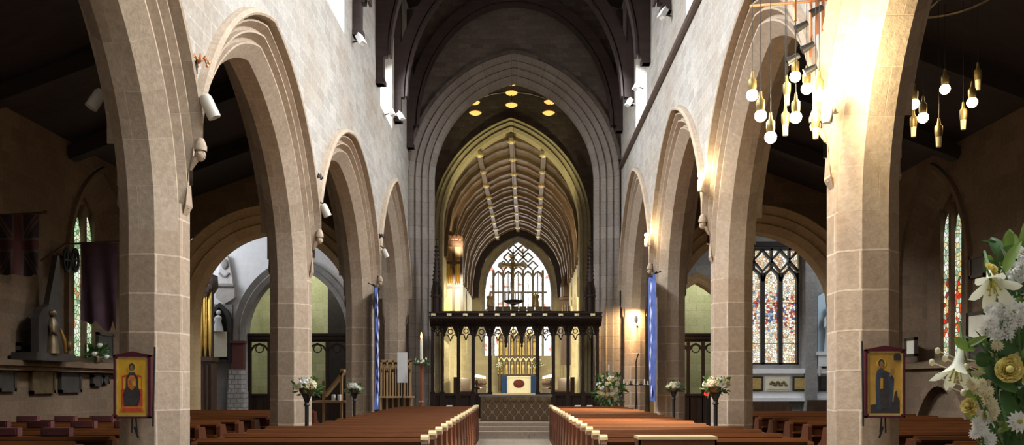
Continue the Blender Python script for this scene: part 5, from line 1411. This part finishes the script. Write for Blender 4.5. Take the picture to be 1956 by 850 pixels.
# floodlights at the feet of the roof posts
for px, py, Y, lab in ((651, 76, 19.0, 'small white floodlight at the foot of the nearest left roof post'), (742, 222, 25.3, 'small white floodlight under the farthest left roof post'), (724, 215, 23.5, 'small white floodlight on the sill between two left roof posts'),
                       (1224, 196, 25.0, 'small white floodlight under the farthest right roof post'), (1302, 26, 19.0, 'small white floodlight at the foot of the nearest right roof post'), (1238, 165, 23.3, 'small white floodlight on the sill between two right roof posts')):
    S = LEFT if px < 980 else RIGHT; p = at(px, py, Y); p.x = PT(S, Y, WALL_N + .2, 0).x
    t = thing('floodlight', lab, 'floodlight', p, 'floodlights along the clerestory')
    B = aim(p, (-S['sd']*.8, -.3, .5)); m = MB(); m.cbox((0, 0, 0), (.17, .22, .10), B); m.cbox((0, 0, .06), (.19, .24, .02), B); m.build('housing', M['white'], t)
    m = MB(); m.tube([p, p+Vector((S['sd']*.18, 0, -.06))], .02, 6); m.build('bracket', M['iron'], t)

# ---------------- hanging lamp clusters by the first right pillar
def cluster(lit, unlit, hub, zr, lab, Yc, group):
    t = thing('lamp_cluster', lab, 'chandelier', hub, group); pos = []
    wires = MB()
    for px, py, dy in lit + unlit:
        p = at(px, py, Yc + dy); on = (px, py, dy) in lit
        top = Vector((p.x, p.y, zr)); wires.tube([p + Vector((0, 0, .1)), top], .004, 4)
        m = MB(); m.lathe((p.x, p.y, p.z), [(.038, -.02), (.045, .03), (.045, .10), (.02, .13), (.012, .2), (0, .2)], 12); h = m.build('lamp_holder', M['brass'], t)
        m = MB(); 
        if on: m.ball((p.x, p.y, p.z-.055), .062, 12, 8); m.build('bulb', M['lamp_glow'], t); pos.append(p)
        else: m.lathe((p.x, p.y, p.z-.14), [(0, 0), (.028, 0), (.034, .12), (0, .125)], 10); m.build('lamp_tube', M['pale_gilt'], t)
    wires.build('wire', M['iron'], t)
    m = MB(); ring = []
    ps = [at(px, py, Yc+dy) for px, py, dy in lit+unlit]; cx_ = sum(p.x for p in ps)/len(ps); cy_ = sum(p.y for p in ps)/len(ps)
    r_ = max(math.hypot(p.x-cx_, p.y-cy_) for p in ps)
    m.tube([(cx_+r_*math.cos(2*PI*k/24), cy_+r_*math.sin(2*PI*k/24), zr) for k in range(25)], .02, 6)
    for k in range(4): a = k*PI/2; m.tube([(cx_+r_*math.cos(a), cy_+r_*math.sin(a), zr), (cx_-r_*math.cos(a), cy_-r_*math.sin(a), zr)], .012, 5)
    return t, m, cx_, cy_, pos
t, m, cx_, cy_, CL1 = cluster([(1437, 172, 0), (1453, 211, -.2), (1472, 252, -.35), (1520, 214, -.3), (1519, 137, .4), (1541, 160, .3), (1565, 172, 0)], [(1500, 235, .2), (1503, 178, .5), (1558, 240, -.1)],
    at(1520, 120, 9.0), 6.6, 'hanging cluster of burning bulbs in front of the second right arch', 9.0, 'hanging lamp clusters')
m.tube([(cx_, cy_, 6.6), (cx_, cy_, 14.4)], .012, 6); m.build('ring', M['bronze'], t)
t, m, cx_, cy_, CL2 = cluster([(1763, 216, -.3), (1805, 162, .3), (1857, 187, 0), (1746, 190, 0)], [(1793, 258, -.3), (1840, 226, .2), (1868, 150, .3), (1745, 240, .3)],
    at(1805, 120, 10.2), 6.35, 'hanging cluster of burning bulbs in the right side aisle', 10.2, 'hanging lamp clusters')
m.tube([(cx_, cy_, 6.35), (cx_, cy_, 7.25)], .012, 6); m.build('ring', M['bronze'], t)
# copper rods with small dark spotlights beside the pillar
t = thing('lighting_rail', 'copper-coloured rods carrying small dark spotlights beside the first right arch', 'lighting rail', PT(RIGHT, 9.2, .6, 6))
m = MB()
RYL = 9.2
for px, pb in ((1519, 40), (1549, 110), (1561, 65), (1572, 60)): m.tube([at(px, pb, RYL), at(px, -70, RYL)], .018, 6)
m.tube([at(1432, 12, RYL), at(1600, -2, RYL)], .014, 6)
pw = PT(RIGHT, RYL, .44, at(0, -60, RYL).z); m.tube([at(1549, -60, RYL), pw], .02, 6); m.tube([at(1519, -60, RYL), at(1572, -60, RYL)], .018, 6)
m.build('rods', M['copper'], t)
for px, py in ((1560, 20), (1531, 50), (1543, 90), (1515, 112), (1548, 133)):
    p = at(px, py, RYL-.03); m = MB(); B = aim(p, (-.7, .2, -.35)); m.lathe((0, 0, 0), [(0, -.07), (.03, -.07), (.045, .07), (0, .06)], 10, True, B); m.tube([p, Vector((at(1549 if px > 1535 else 1519, 0, RYL).x, RYL, p.z+.02))], .012, 5); m.build('spotlight_head', M['iron'], t)

# ---------------- north aisle: flags, monuments, plaques
def wp(px, py, X): 
    Y = X*FPX/(px - VPX); return Vector((X, Y, EYE + (VPY-py)*Y/FPX))
def union_mat():
    m, nt, out = newmat('union_flag'); p = nd(nt, 'ShaderNodeBsdfPrincipled', Roughness=.9); tc = nd(nt, 'ShaderNodeTexCoord'); sp = nd(nt, 'ShaderNodeSeparateXYZ'); nt.links.new(tc.outputs['UV'], sp.inputs[0])
    def mt(op, a, b=0.0):
        n = nt.nodes.new('ShaderNodeMath'); n.operation = op
        for i, q in enumerate((a, b)):
            if isinstance(q, (int, float)): n.inputs[i].default_value = q
            else: nt.links.new(q, n.inputs[i])
        return n.outputs[0]
    u, v = mt('SUBTRACT', sp.outputs[0], .5), mt('SUBTRACT', sp.outputs[1], .5)
    au, av = mt('ABSOLUTE', u), mt('ABSOLUTE', v); dg = mt('ABSOLUTE', mt('SUBTRACT', au, av))
    W, R_, B_ = (.075, .055, .05), (.06, .016, .015), (.024, .014, .02)  # all three flag colours kept very dark
    c = mix(nt, mt('LESS_THAN', dg, .085), B_, W); c = mix(nt, mt('LESS_THAN', dg, .03), c, R_)
    mn = mt('MINIMUM', mt('MULTIPLY', au, 1), mt('MULTIPLY', av, 1.0)); c = mix(nt, mt('LESS_THAN', mn, .12), c, W); c = mix(nt, mt('LESS_THAN', mn, .075), c, R_)
    nt.links.new(c, p.inputs['Base Color']); nt.links.new(p.outputs[0], out.inputs[0]); return m
def flag(px0, px1, py0, py1, Y, mat, label, ragged=0):
    a, b = at(px0, py0, Y), at(px1, py1, Y); t = thing('flag', label, 'flag', (a.x, Y, a.z), 'old flags in the left side aisle'); m = MB()
    N1, N2 = 18, 12
    v = []; f = []; uv = []
    for i in range(N1+1):
        for j in range(N2+1):
            u, w = i/N1, j/N2; zz = lerp(b.z, a.z, w) - ragged*u*(1-w)*.5*abs(math.sin(u*7))
            v.append((lerp(a.x, b.x, u), Y + .05*math.sin(u*11+w*2)*(1.2-w), zz))
    for i in range(N1):
        for j in range(N2):
            q = i*(N2+1)+j; f.append((q, q+N2+1, q+N2+2, q+1)); uv.append([(i/N1, j/N2), ((i+1)/N1, j/N2), ((i+1)/N1, (j+1)/N2), (i/N1, (j+1)/N2)])
    m.add(v, f, uv, True); m.build('cloth', mat, t, False)
    m = MB(); m.tube([(-8.82, Y+.02, a.z-.33), (a.x-.3, Y+.02, a.z-.02), (b.x+.06, Y+.01, a.z+.03)], .02, 6); m.ball((b.x+.1, Y, a.z+.04), .035, 6, 4, (1.6, 1, 1)); m.build('pole', M['dark_oak'], t)
flag(-8, 75, 410, 524, 14.2, union_mat(), 'dark crossed flag hanging high in the left aisle', .1)
flag(154, 224, 464, 612, 15.6, M['flag_dark'], 'plain dark banner hanging in front of the left lancet window', .6)
WX = -8.97
def plaque(px0, px1, py0, py1, label, mat='slate', frame=None, cat='plaque', group='wall plaques in the left aisle', X=WX, s=1):
    a, b = wp(px0, py0, X), wp(px1, py1, X); y0, y1 = sorted((a.y, b.y)); ym = (y0+y1)/2
    z1 = EYE + (VPY-py0)*ym/FPX; z0 = EYE + (VPY-py1)*ym/FPX; d = .05*s
    t = thing('wall_plaque', label, cat, (X, ym, z0), group); m = MB()
    fr = min(.06, (y1-y0)*.2); m.box(X-.02*s, X+d*.6, y0+fr, y1-fr, z0+fr, z1-fr); m.build('tablet', M[mat], t)
    m = MB()
    for q in ((y0, y0+fr, z0, z1), (y1-fr, y1, z0, z1), (y0, y1, z0, z0+fr), (y0, y1, z1-fr, z1)): m.box(X-.02*s, X+d, *q)
    m.build('border', M[frame or mat], t)
m = MB(); m.box(-9.0, -8.72, 12, 22.4, 1.92, 2.02); m.box(-9, -8.8, 12, 22.4, 1.84, 1.92); struct(m.build('trim_20', M['aisle_stone']), 'stone ledge along the aisle wall')
m = MB(); m.box(-9.0, -8.9, 12, 22.4, .5, 1.0); struct(m.build('trim_21', M['aisle_stone']))
lowX = -8.94
for q, lab, mt in (((-6, 27, 705, 748), 'dark framed tablet under the ledge at the far left edge', 'slate'), ((57, 102, 706, 752), 'dark framed tablet under the ledge with a gold crest', 'bronze'), ((113, 152, 706, 750), 'large dark tablet under the ledge below the lancet window', 'slate'), ((174, 192, 716, 738), 'small dark square tablet beside the left icon', 'slate'), ((32, 56, 655, 676), 'small square tablet on the wall above the ledge', 'slate'), ((184, 214, 636, 684), 'dark rectangular tablet on the wall right of the lancets', 'slate'), ((194, 206, 718, 734), 'smallest dark tablet right beside the left icon', 'slate')):
    plaque(*q, lab, mt, None)
# conical funeral monument
a = wp(95, 690, -8.6); t = thing('monument', 'tall dark spire-shaped monument with a gold figure on the left aisle ledge', 'monument', (a.x, a.y, 2.02))
Y = a.y; X = -8.62; z1 = EYE + (VPY-482)*Y/FPX
m = MB(); m.poly([(X-.14, Y-.22, 2.16), (X-.14, Y+.60, 2.16), (X-.14, Y+.45, z1), (X-.14, Y+.38, z1)], (.1, 0, 0)); m.build('obelisk', M['slate'], t); m = MB(); m.box(X-.3, X+.15, Y-.66, Y+.66, 2.02, 2.16); m.build('base_slab', M['slate'], t)
m = MB(); m.poly([(X-.04, Y-.50, 2.16), (X-.04, Y+.24, 2.16), (X-.04, Y+.24, 2.8), (X-.04, Y+.12, 2.95), (X-.04, Y-.13, 3.06), (X-.04, Y-.38, 2.95), (X-.04, Y-.50, 2.8)], (.14, 0, 0)); m.build('panel', M['slate'], t)
m = MB(); m.lathe((X+.12, Y-.1, 2.16), [(.13, 0), (.11, .2), (.08, .4), (.10, .55), (.04, .66)], 10); m.ball((X+.12, Y-.1, 2.9), .075, 8, 6)
m.tube([(X+.12, Y-.18, 2.7), (X+.2, Y-.24, 2.55), (X+.22, Y-.12, 2.5)], .028, 6); m.build('figure', M['bronze'], t)
m = MB(); m.tube([(X+.24, Y-.05, 2.62), (X+.27, Y+.02, 2.42), (X+.27, Y+.09, 2.2)], [.02, .045, .025], 6); o = m.build('gilding', M['gold'], t); o['label'] = 'bright gold drapery'; m = MB(); m.ball((X+.16, Y+.42, 2.32), .07, 8, 6, (.7, .8, 1.5)); m.build('urn', M['brass'], t)
# hanging wreaths near the flag
for k, (px, lab) in enumerate(((128, 'dark scroll bracket beside the left lancet, the nearer of two'), (144, 'dark scroll bracket beside the left lancet, the farther of two'))):
    c = wp(px, 497, -8.72); m = MB()
    m.tube([c+Vector((0, .12*math.cos(2*PI*q/16), .22*math.sin(2*PI*q/16))) for q in range(17)], .03, 6)
    for q in range(4): a = q*PI/2; m.tube([c, c+Vector((0, .12*math.cos(a), .22*math.sin(a)))], .025, 5)
    m.tube([c, c+Vector((-.19, 0, .1))], .03, 6); tag(m.build('scroll_bracket', M['iron']), lab, 'bracket', 'scroll brackets by the left lancet')
# little posy on the ledge
c = wp(186, 690, -8.82); t = thing('posy', 'small posy with white flowers on the left aisle ledge', 'flowers', (c.x, c.y, 2.02))
m = MB(); m.lathe((c.x, c.y, 2.02), [(.05, 0), (.07, .08), (.05, .16), (0, .15)], 10); m.build('vase', M['bronze'], t)
f = MB(); r0 = random.Random(4)
for k in range(50): d = Vector((r0.uniform(-.6, .8), r0.uniform(-1, 1), r0.uniform(-.1, 1))); leafblade(f, Vector((c.x, c.y, 2.2))+d*.12, d, .2, .03, r0.uniform(0, 6), .6)
f.build('foliage', M['leaf'], t, False)
for px, py in ((190, 660), (203, 682), (180, 676)): p = wp(px, py, -8.66); b = MB(); b.ball(p, .05, 8, 6); b.ball(p+Vector((.02, .04, .02)), .03, 6, 4); b.tube([p, (c.x, c.y, 2.15)], .008, 4); b.build('bloom', M['petal_white'], t)

# ---------------- south aisle
SXW = 8.97
def plaqueS(px0, px1, py0, py1, lab, mat='marble', frame='slate'): plaque(px0, px1, py0, py1, lab, mat, frame, 'plaque', 'wall plaques in the right aisle', SXW, -1)
plaqueS(1732, 1752, 645, 681, 'pale stone tablet on the wall right of the right icon', 'linen', 'slate')
plaqueS(1850, 1893, 595, 650, 'dark framed tablet with a pale panel behind the white flowers', 'linen', 'slate')
plaqueS(1853, 1890, 655, 702, 'dark rectangular tablet behind the lilies, below the pale framed one', 'slate', 'slate')
plaqueS(1855, 1885, 487, 530, 'dark tablet on the wall above the upper lily', 'slate', 'dark_oak')
m = MB(); yc = wp(1800, 700, 8.9).y; 
pts = [(8.9, yc-1.3+2.6*k/12, .2 + 1.45*math.sin(PI*k/12)**.7) for k in range(13)]; m.bar(pts, .2, .2, (1, 0, 0)); struct(m.build('trim_22', M['aisle_stone']), 'low tomb recess arch')
m = MB(); m.box(8.9, 9.0, 12, 22.4, 1.93, 2.02); struct(m.build('trim_23', M['aisle_stone']))
# white statue monument and plaques on the transept wall
MY = 28.7
def mp(px, py): return at(px, py, MY)
t = thing('statue_monument', 'white marble monument with a standing figure in the right transept', 'monument', mp(1582, 700))
x0, x1 = mp(1564, 0).x, mp(1604, 0).x; xm = (x0+x1)/2; z0, z1 = mp(0, 672).z, mp(0, 566).z
m = MB(); m.box(x0, x1, MY+.1, MY+.3, z0, z1); m.poly([(x0, MY+.1, z1), (x1, MY+.1, z1), (xm, MY+.1, z1+.25)], (0, .2, 0)); o = m.build('slab', plain('blue_marble', (.55, .72, .85), .4, var=.06), t); o['label'] = 'pale blue-white marble slab'
m = MB(); m.box(x0-.12, x1+.12, MY-.2, MY+.3, z0-.12, z0); m.box(x0-.05, x1+.05, MY-.15, MY+.3, z0-.5, z0-.12)
for x in (x0, xm, x1): m.lathe((x, MY-.05, z0-.85), [(0, 0), (.05, .05), (.08, .3), (.1, .38)], 8)
m.build('corbel_shelf', M['marble'], t)
h = (z1-z0)*.8; m = MB(); m.lathe((xm, MY-.02, z0), [(.19, 0), (.17, h*.2), (.13, h*.45), (.17, h*.7), (.15, h*.8), (.05, h*.86)], 12); m.ball((xm-.02, MY-.05, z0+h*.94), h*.075, 10, 8, (.9, 1, 1.2))
m.tube([(xm-.15, MY-.03, z0+h*.76), (xm-.2, MY-.12, z0+h*.55), (xm-.05, MY-.2, z0+h*.6)], [.06, .05, .04], 8); m.tube([(xm+.15, MY-.03, z0+h*.76), (xm+.22, MY-.1, z0+h*.55), (xm+.24, MY-.12, z0+h*.38)], [.06, .05, .04], 8)
for k in range(5): m.tube([(xm-.14+.07*k, MY-.17+.02*abs(k-2), z0+.02), (xm-.10+.05*k, MY-.14, z0+h*.5)], .025, 5)
m.build('figure', M['marble'], t)
for (a, b, mt, fr, lab) in ((1428, 1457, 'gilt', 'slate', 'gold lettered tablet with a dark frame, closest to the second right pillar'), (1463, 1509, 'linen', 'linen', 'pale relief tablet with gold decoration under the stained window'), (1514, 1558, 'gilt', 'slate', 'gold tablet in a dark frame under the right side of the stained window'), (1564, 1600, 'slate', 'slate', 'dark blank tablet under the white statue')):
    x0, x1 = at(a, 0, 28.72).x, at(b, 0, 28.72).x; z0, z1 = at(0, 747, 28.72).z, at(0, 719, 28.72).z
    t = thing('wall_plaque', lab, 'plaque', (x0, 28.7, z0), 'tablets under the stained window')
    m = MB(); m.box(x0, x1, 28.70, 28.76, z0, z1); m.build('border', M[fr], t)
    m = MB(); m.box(x0+.06, x1-.06, 28.68, 28.72, z0+.06, z1-.06); m.build('tablet', M[mt], t)
    if mt == 'linen':
        m = MB()
        for k in range(14): m.ball((lerp(x0+.15, x1-.15, k/13), 28.67, (z0+z1)/2 + .06*math.sin(k*1.3)), .05, 6, 4, (1.2, .4, .8))
        m.build('relief', M['brass'], t)
t = thing('settle', 'dark wooden settle under the wall tablets in the right transept', 'bench', (9.8, 28.3, .1), None)
m = MB(); m.box(8.0, 9.3, 28.35, 28.5, .1, 1.0); m.box(8.0, 9.3, 28.0, 28.5, .5, .56); m.build('body', M['dark_oak'], t)
for x in (8.05, 9.25):
    m = MB(); m.box(x-.04, x+.04, 28.0, 28.5, .1, .85); m.build('bench_end', M['dark_oak'], t)
t = thing('settle', 'dark wooden settle below the white statue in the right transept', 'bench', (10.4, 28.3, .1), None)
m = MB(); m.box(9.95, 11.4, 28.30, 28.45, .1, 1.05); m.box(9.95, 11.4, 27.9, 28.45, .5, .56); m.build('body', M['dark_oak'], t)
for x in (10.0, 11.35):
    m = MB(); m.box(x-.04, x+.04, 27.9, 28.45, .1, .85); m.build('bench_end', M['dark_oak'], t)

# ---------------- parclose screens in the transept arches
def parclose(cx_, a, Y, label, rail_py, top_py):
    t = thing('parclose_screen', label, 'screen', (cx_, Y, .1), 'screens in the transept arches'); z1 = EYE+(VPY-rail_py)*Y/FPX; z0 = EYE + (VPY-752)*Y/FPX
    x0, x1 = cx_-a, cx_+a
    m = MB(); m.box(x0, x1, Y-.12, Y+.12, z1-.16, z1); m.box(x0, x1, Y-.16, Y+.16, z1-.03, z1+.05); m.build('top_beam', M['screen_wood'], t)
    m = MB(); m.box(x0, x1, Y-.04, Y+.04, .1, z0); m.box(x0, x1, Y-.08, Y+.08, z0-.08, z0)
    for k in range(13): x = lerp(x0, x1, k/12); m.box(x-.02, x+.02, Y-.06, Y+.06, .1, z0)
    m.build('dado', M['screen_wood'], t)
    n = 5
    for k in range(n+1): 
        x = lerp(x0+.04, x1-.04, k/n); m = MB(); m.box(x-.05, x+.05, Y-.06, Y+.06, .1, z1-.1); m.build('post', M['screen_wood'], t)
    m = MB()
    for k in range(n):
        xa, xb = lerp(x0+.04, x1-.04, k/n), lerp(x0+.04, x1-.04, (k+1)/n); xm = (xa+xb)/2; zz = z1-.5
        m.bar([(xa, Y, zz-.1), (lerp(xa, xm, .45), Y, zz+.12), (xm, Y, zz+.2), (lerp(xm, xb, .55), Y, zz+.12), (xb, Y, zz-.1)], .06, .08)
        m.bar([(xm+.14*math.cos(2*PI*q/10), Y, zz+.02+.14*math.sin(2*PI*q/10)) for q in range(11)], .03, .06)
        m.box(xa, xb, Y-.04, Y+.04, z1-.24, z1-.16)
    m.build('tracery', M['screen_wood'], t)
parclose(NT['c'], NT['a']-.02, 29.3, 'dark timber screen under the grey arch of the left transept', 640, 640)
parclose(ST['c'], ST['a']-.02, 29.3, 'dark timber screen under the arch of the right transept', 640, 640)
# red sanctuary light
c = at(1349, 752, 27.5); t = thing('red_lamp', 'tiny glowing red lamp before the right transept screen', 'lamp', c)
m = MB(); m.ball(c, .07, 10, 8, (1, 1, 1.2)); m.build('glass', M['red_lamp'], t)
m = MB(); m.lathe((c.x, c.y, .1), [(.15, 0), (.03, .04), (.025, c.z-.1-.09), (.07, c.z-.1-.07)], 10); m.build('stand', M['iron'], t)

# ---------------- north transept: organ pipes, memorials
Y = 26.6; t = thing('organ', 'dark wooden organ with gold pipes seen through the second left arch', 'organ', (at(385, 0, Y).x, Y, .1))
def op(px, py): return at(px, py, Y)
x0, x1 = op(340, 0).x, op(398, 0).x; zt_, zm, zc_ = op(0, 560).z, op(0, 690).z, op(0, 530).z
m = MB(); m.box(x0-1.6, x1+.05, Y+.1, Y+.6, .1, zm); m.box(x0-1.6, x1+.12, Y, Y+.6, zm, zm+.14)
m.box(x0-1.6, x1-.02, Y+.25, Y+.55, zm, zt_)
for k in range(8): x = lerp(x0, x1+.1, k/7); m.box(x-.03, x+.03, Y+.05, Y+.1, .2, zm-.1)
m.build('case', M['dark_oak'], t)
m = MB(); m.poly([(x0-1.6, Y-.05, zt_-.1), (x1-.05, Y-.05, zt_-.1), (x1+.15, Y-.05, zt_+.2), (x1+.16, Y-.05, zt_+.3), (x1+.14, Y-.05, zt_+.6), (x1-.05, Y-.05, zt_+.65), (x1-.15, Y-.05, zt_+.9), (x1-.35, Y-.05, zt_+.75), (x0-1.6, Y-.05, zt_+.75)], (0, .5, 0))
for k in range(12): m.ball((lerp(x0, x1+.1, k/11), Y-.08, zt_+.2+.12*math.sin(k*1.7)), .13, 6, 5, (1, .6, 1))
m.build('carved_canopy', M['dark_oak'], t)
for px, w in ((345, 6), (355, 6), (366, 8), (381, 11), (390, 8), (399, 6)):
    c = op(px, 690); r_ = w/2*Y/FPX; m = MB(); m.lathe((c.x, Y+.1, zm+.14), [(.02, 0), (r_, .35), (r_, zt_-zm-.25+.03*w), (r_*.8, zt_-zm-.22+.03*w)], 12); m.build('pipe', M['gold'], t)
def tm(px, py): return at(px, py, 28.8)
t = thing('memorial', 'pale carved hanging memorial on the white transept wall', 'memorial', tm(430, 580))
pts = [(412, 545), (448, 545), (448, 568), (442, 573), (430, 580), (418, 573), (412, 568)]
m = MB(); m.poly([tm(*q)+Vector((0, -.02, 0)) for q in pts], (0, .2, 0)); m.build('tablet', plain('memorial_stone', (.50, .47, .45), .7), t)
m = MB(); m.poly([tm(*q) for q in ((416, 545), (445, 545), (441, 520), (434, 488), (424, 488), (418, 520))], (0, .15, 0)); m.build('obelisk', plain('memorial_pale', (.62, .60, .60), .7), t)
m = MB(); m.bar([tm(419, 522)+Vector((0, -.03, 0)), tm(425, 528)+Vector((0, -.03, 0)), tm(432, 528)+Vector((0, -.03, 0)), tm(438, 521)+Vector((0, -.03, 0))], .05, .06); m.ball(tm(430, 505), .16, 8, 6, (.8, .6, 1.2)); m.bar([tm(412, 545)+Vector((0, -.05, 0)), tm(448, 545)+Vector((0, -.05, 0))], .1, .12); m.build('garland', M['slate'] if False else plain('memorial_shade', (.30, .28, .28), .7), t)
t = thing('niche_monument', 'white figure in a dark pointed niche over a pale tablet', 'monument', tm(421, 690))
m = MB(); outl = [(402, 690), (440, 690), (440, 612), (434, 596), (421, 583), (408, 596), (402, 612)]
m.bar([tm(*q)+Vector((0, -.05, 0)) for q in outl + outl[:1]], .14, .16); m.build('surround', M['slate'], t)
m = MB(); m.poly([tm(*q)+Vector((0, .02, 0)) for q in outl], (0, .03, 0)); m.build('recess', M['slate'], t)
m = MB(); a, b = tm(408, 682), tm(436, 634); m.box(a.x, b.x, 28.65, 28.8, a.z, b.z); m.build('tablet', M['linen'], t)
m = MB(); c = tm(420, 634); m.lathe((c.x, 28.64, c.z), [(.18, 0), (.17, .12), (.10, .35), (.13, .48), (.04, .56)], 10); m.ball((c.x, 28.68, c.z+.66), .09, 8, 6); m.tube([(c.x-.12, 28.68, c.z+.45), (c.x-.22, 28.62, c.z+.2), (c.x-.05, 28.6, c.z+.2)], .045, 6); m.build('figure', M['marble'], t)
t = thing('brick_plinth', 'rough pale stone plinth with a dark red panel beside the left transept screen', 'plinth', tm(452, 770))
a, b = tm(444, 772), tm(468, 706); m = MB(); m.box(a.x, b.x, 28.4, 28.85, .1, b.z); m.box(tm(444, 0).x, b.x+.1, 28.3, 28.85, .1, tm(0, 748).z); m.build('masonry', stone('rubble', (.45, .43, .42), (.34, .33, .32), (.2, .19, .18), .22, .16, msize=.02), t)
a, b = tm(446, 706), tm(468, 653); m = MB(); m.box(a.x, b.x, 28.6, 28.85, a.z, b.z); m.box(a.x-.05, b.x+.05, 28.55, 28.85, b.z-.05, b.z+.03); o = m.build('panel', M['burgundy'] if False else plain('panel_red', (.09, .025, .02), .6), t); o['label'] = 'dark red panel'
# wrought iron stand by the warm wall
c = at(1215, 770, 26.8); t = thing('votive_stand', 'black wrought-iron candle stand in front of the warm lit wall', 'candle stand', (c.x, 26.8, .1))
m = MB(); zt_ = at(0, 735, 26.8).z
for k in range(3): a = k*2*PI/3; m.tube([(c.x+.3*math.cos(a), 26.8+.3*math.sin(a), .1), (c.x+.05*math.cos(a), 26.8+.05*math.sin(a), .5), (c.x, 26.8, zt_-.1)], .02, 6)
m.tube([(c.x-.55, 26.8, zt_), (c.x+.55, 26.8, zt_)], .02, 6)
m.tube([(c.x, 26.8, zt_-.2), (c.x, 26.8, at(0, 690, 26.8).z), (c.x+.08, 26.8, at(0, 675, 26.8).z)], .02, 6)
m.build('frame', M['iron'], t)
for k in range(10):
    x = c.x-.5+.11*k; m = MB(); m.lathe((x, 26.8, zt_), [(.05, 0), (.05, .02), (.02, .03), (.02, .12+.05*math.sin(k*2)), (.004, .14+.05*math.sin(k*2))], 8); m.build('candle', M['wax'] if k % 3 else M['iron'], t)
# ================================================================== light and camera
def area(name, loc, target, size, energy, col=(1, 1, 1), size_y=None, spread=PI):
    l = bpy.data.lights.new(name, 'AREA'); l.energy = energy; l.color = col; l.size = size; l.spread = spread
    if size_y: l.shape = 'RECTANGLE'; l.size_y = size_y
    o = bpy.data.objects.new(name, l); COL.objects.link(o); o.location = loc
    d = Vector(target) - Vector(loc); o.rotation_euler = d.to_track_quat('-Z', 'Y').to_euler()
    return o
def point(name, loc, energy, col=(1, .75, .45), r=.06):
    l = bpy.data.lights.new(name, 'POINT'); l.energy = energy; l.color = col; l.shadow_soft_size = r
    o = bpy.data.objects.new(name, l); COL.objects.link(o); o.location = loc
    return o
def spot(name, loc, target, energy, col=(1, .75, .45), ang=70, blend=.6, r=.06):
    l = bpy.data.lights.new(name, 'SPOT'); l.energy = energy; l.color = col; l.spot_size = math.radians(ang); l.spot_blend = blend; l.shadow_soft_size = r
    o = bpy.data.objects.new(name, l); COL.objects.link(o); o.location = loc
    d = Vector(target) - Vector(loc); o.rotation_euler = d.to_track_quat('-Z', 'Y').to_euler()
    return o
DAY = (.93, .97, 1.0)
for S, key, s in ((LEFT, 'L', -1), (RIGHT, 'R', 1)):
    for y0, y1 in CLER[key]:
        p = PT(S, (y0+y1)/2, -.1, 10.9)
        area('clerestory_daylight', p, p + Vector((-s*4, 0, -4.2)), y1-y0-.5, (860, 960, 1020, 620)[CLER[key].index((y0, y1))], DAY, 2.4, math.radians(120))
area('west_window_daylight', (0, -8.0, 8.5), (0, 16, 6), 5, 160, DAY, 7)
# transept daylight
area('transept_daylight_north', (-12.7, 26, 6), (-8, 28, 4.5), 3, 300, DAY, 4)
area('transept_daylight_south', (12.7, 26, 6), (9, 28, 4), 3, 160, DAY, 4)
area('chancel_fill', (.2, 47, 8.0), (.2, 47, 0), 2.5, 900, (1, .85, .55), 16)  # unseen panel added under the roof to brighten the lower chancel
for s in (-1, 1): spot('choir_fill_spot', (s*2.4, 37.2, 6.8), (s*2.9+.2, 52, 1.6), 2800, (1, .92, .68), 46, .5, .1)  # spots added to brighten the arch reveals behind the screen
for q in DESK: point('desk_fill_light', q, 75, (1, .86, .55), .08)  # lights added at the stalls to brighten the chancel walls
# chancel floodlights and daylight
area('chancel_daylight_east', (EX, 59.5, 7.5), (EX, 40, 5), 4.5, 500, (1, 1, 1), 6)
for s in (-1, 1):
    spot('chancel_floodlight', (s*2.7, 34.6, 7.2), (-s*.6, 36.6, 12), 500, (1, .88, .45), 70, .5, .1)
    spot('roof_floodlight', (s*2.9+.1, 40, 8.2), (-s*1, 46, 12.5), 260, (1, .72, .4), 120, .8, .1)
    area('choir_aisle_light', (s*5.2, 46, 7.3), (s*5.2, 46, 0), 1.6, 1500, (1, .9, .62), 18)
    area('choir_end_light', (s*7.6, 31.0, 6.7), (s*7.6, 32, 2), 2, 150, (1, .97, .8), 2)
    area('aisle_window_light', (s*8.6, 17.3, 3.8), (s*5, 16, 1.0), 1.2, 5, (1, .9, .7), 2.4)
    area('aisle_light', (s*6.6, 9, 6.2), (s*8.4, 15, 1.5), 2.5, (4 if s < 0 else 2), (1, .72, .45), 5)
for p, e in zip(LITP[:3], (35, 35, 260)): point('pillar_lamp_light', p + Vector((-.09, -.1, .0)), e, (1, .80, .46))
for p in LITP[:2]: spot('pew_spot', p + Vector((-.12, -.05, -.35)), (1.6, p.y - 1.4, .9), 8500, (1, .72, .4), 52, .6)
spot('wall_lamp_light', LITP[3] + Vector((0, .1, -.02)), LITP[3] + Vector((.0, 1.0, -.9)), 420, (1, .62, .28), 140)
for p in CL1: point('cluster_light', p + Vector((0, 0, -.13)), 9)
for p in CL2: point('cluster_light', p + Vector((0, 0, -.13)), 4)
w = bpy.data.worlds.new('World'); bpy.context.scene.world = w; w.use_nodes = True
w.node_tree.nodes['Background'].inputs[0].default_value = (.5, .6, .7, 1); w.node_tree.nodes['Background'].inputs[1].default_value = .3

cam = bpy.data.cameras.new('camera'); cam.sensor_width = 36; cam.lens = 36 * FPX / 1956
cam.shift_x = -(VPX - 978) / 1956; cam.shift_y = (VPY - 425) / 1956; cam.clip_start = .05; cam.clip_end = 300
co = bpy.data.objects.new('camera', cam); COL.objects.link(co); co.location = (0, 0, EYE); co.rotation_euler = (PI/2, 0, 0)
sc = bpy.context.scene; sc.camera = co
sc.view_settings.view_transform = 'Standard'; sc.view_settings.look = 'None'
sc.view_settings.exposure = 0; sc.view_settings.gamma = 1; sc.view_settings.use_curve_mapping = False
sc.cycles.max_bounces = 8; sc.cycles.diffuse_bounces = 4; sc.cycles.sample_clamp_indirect = 4; sc.cycles.use_denoising = True
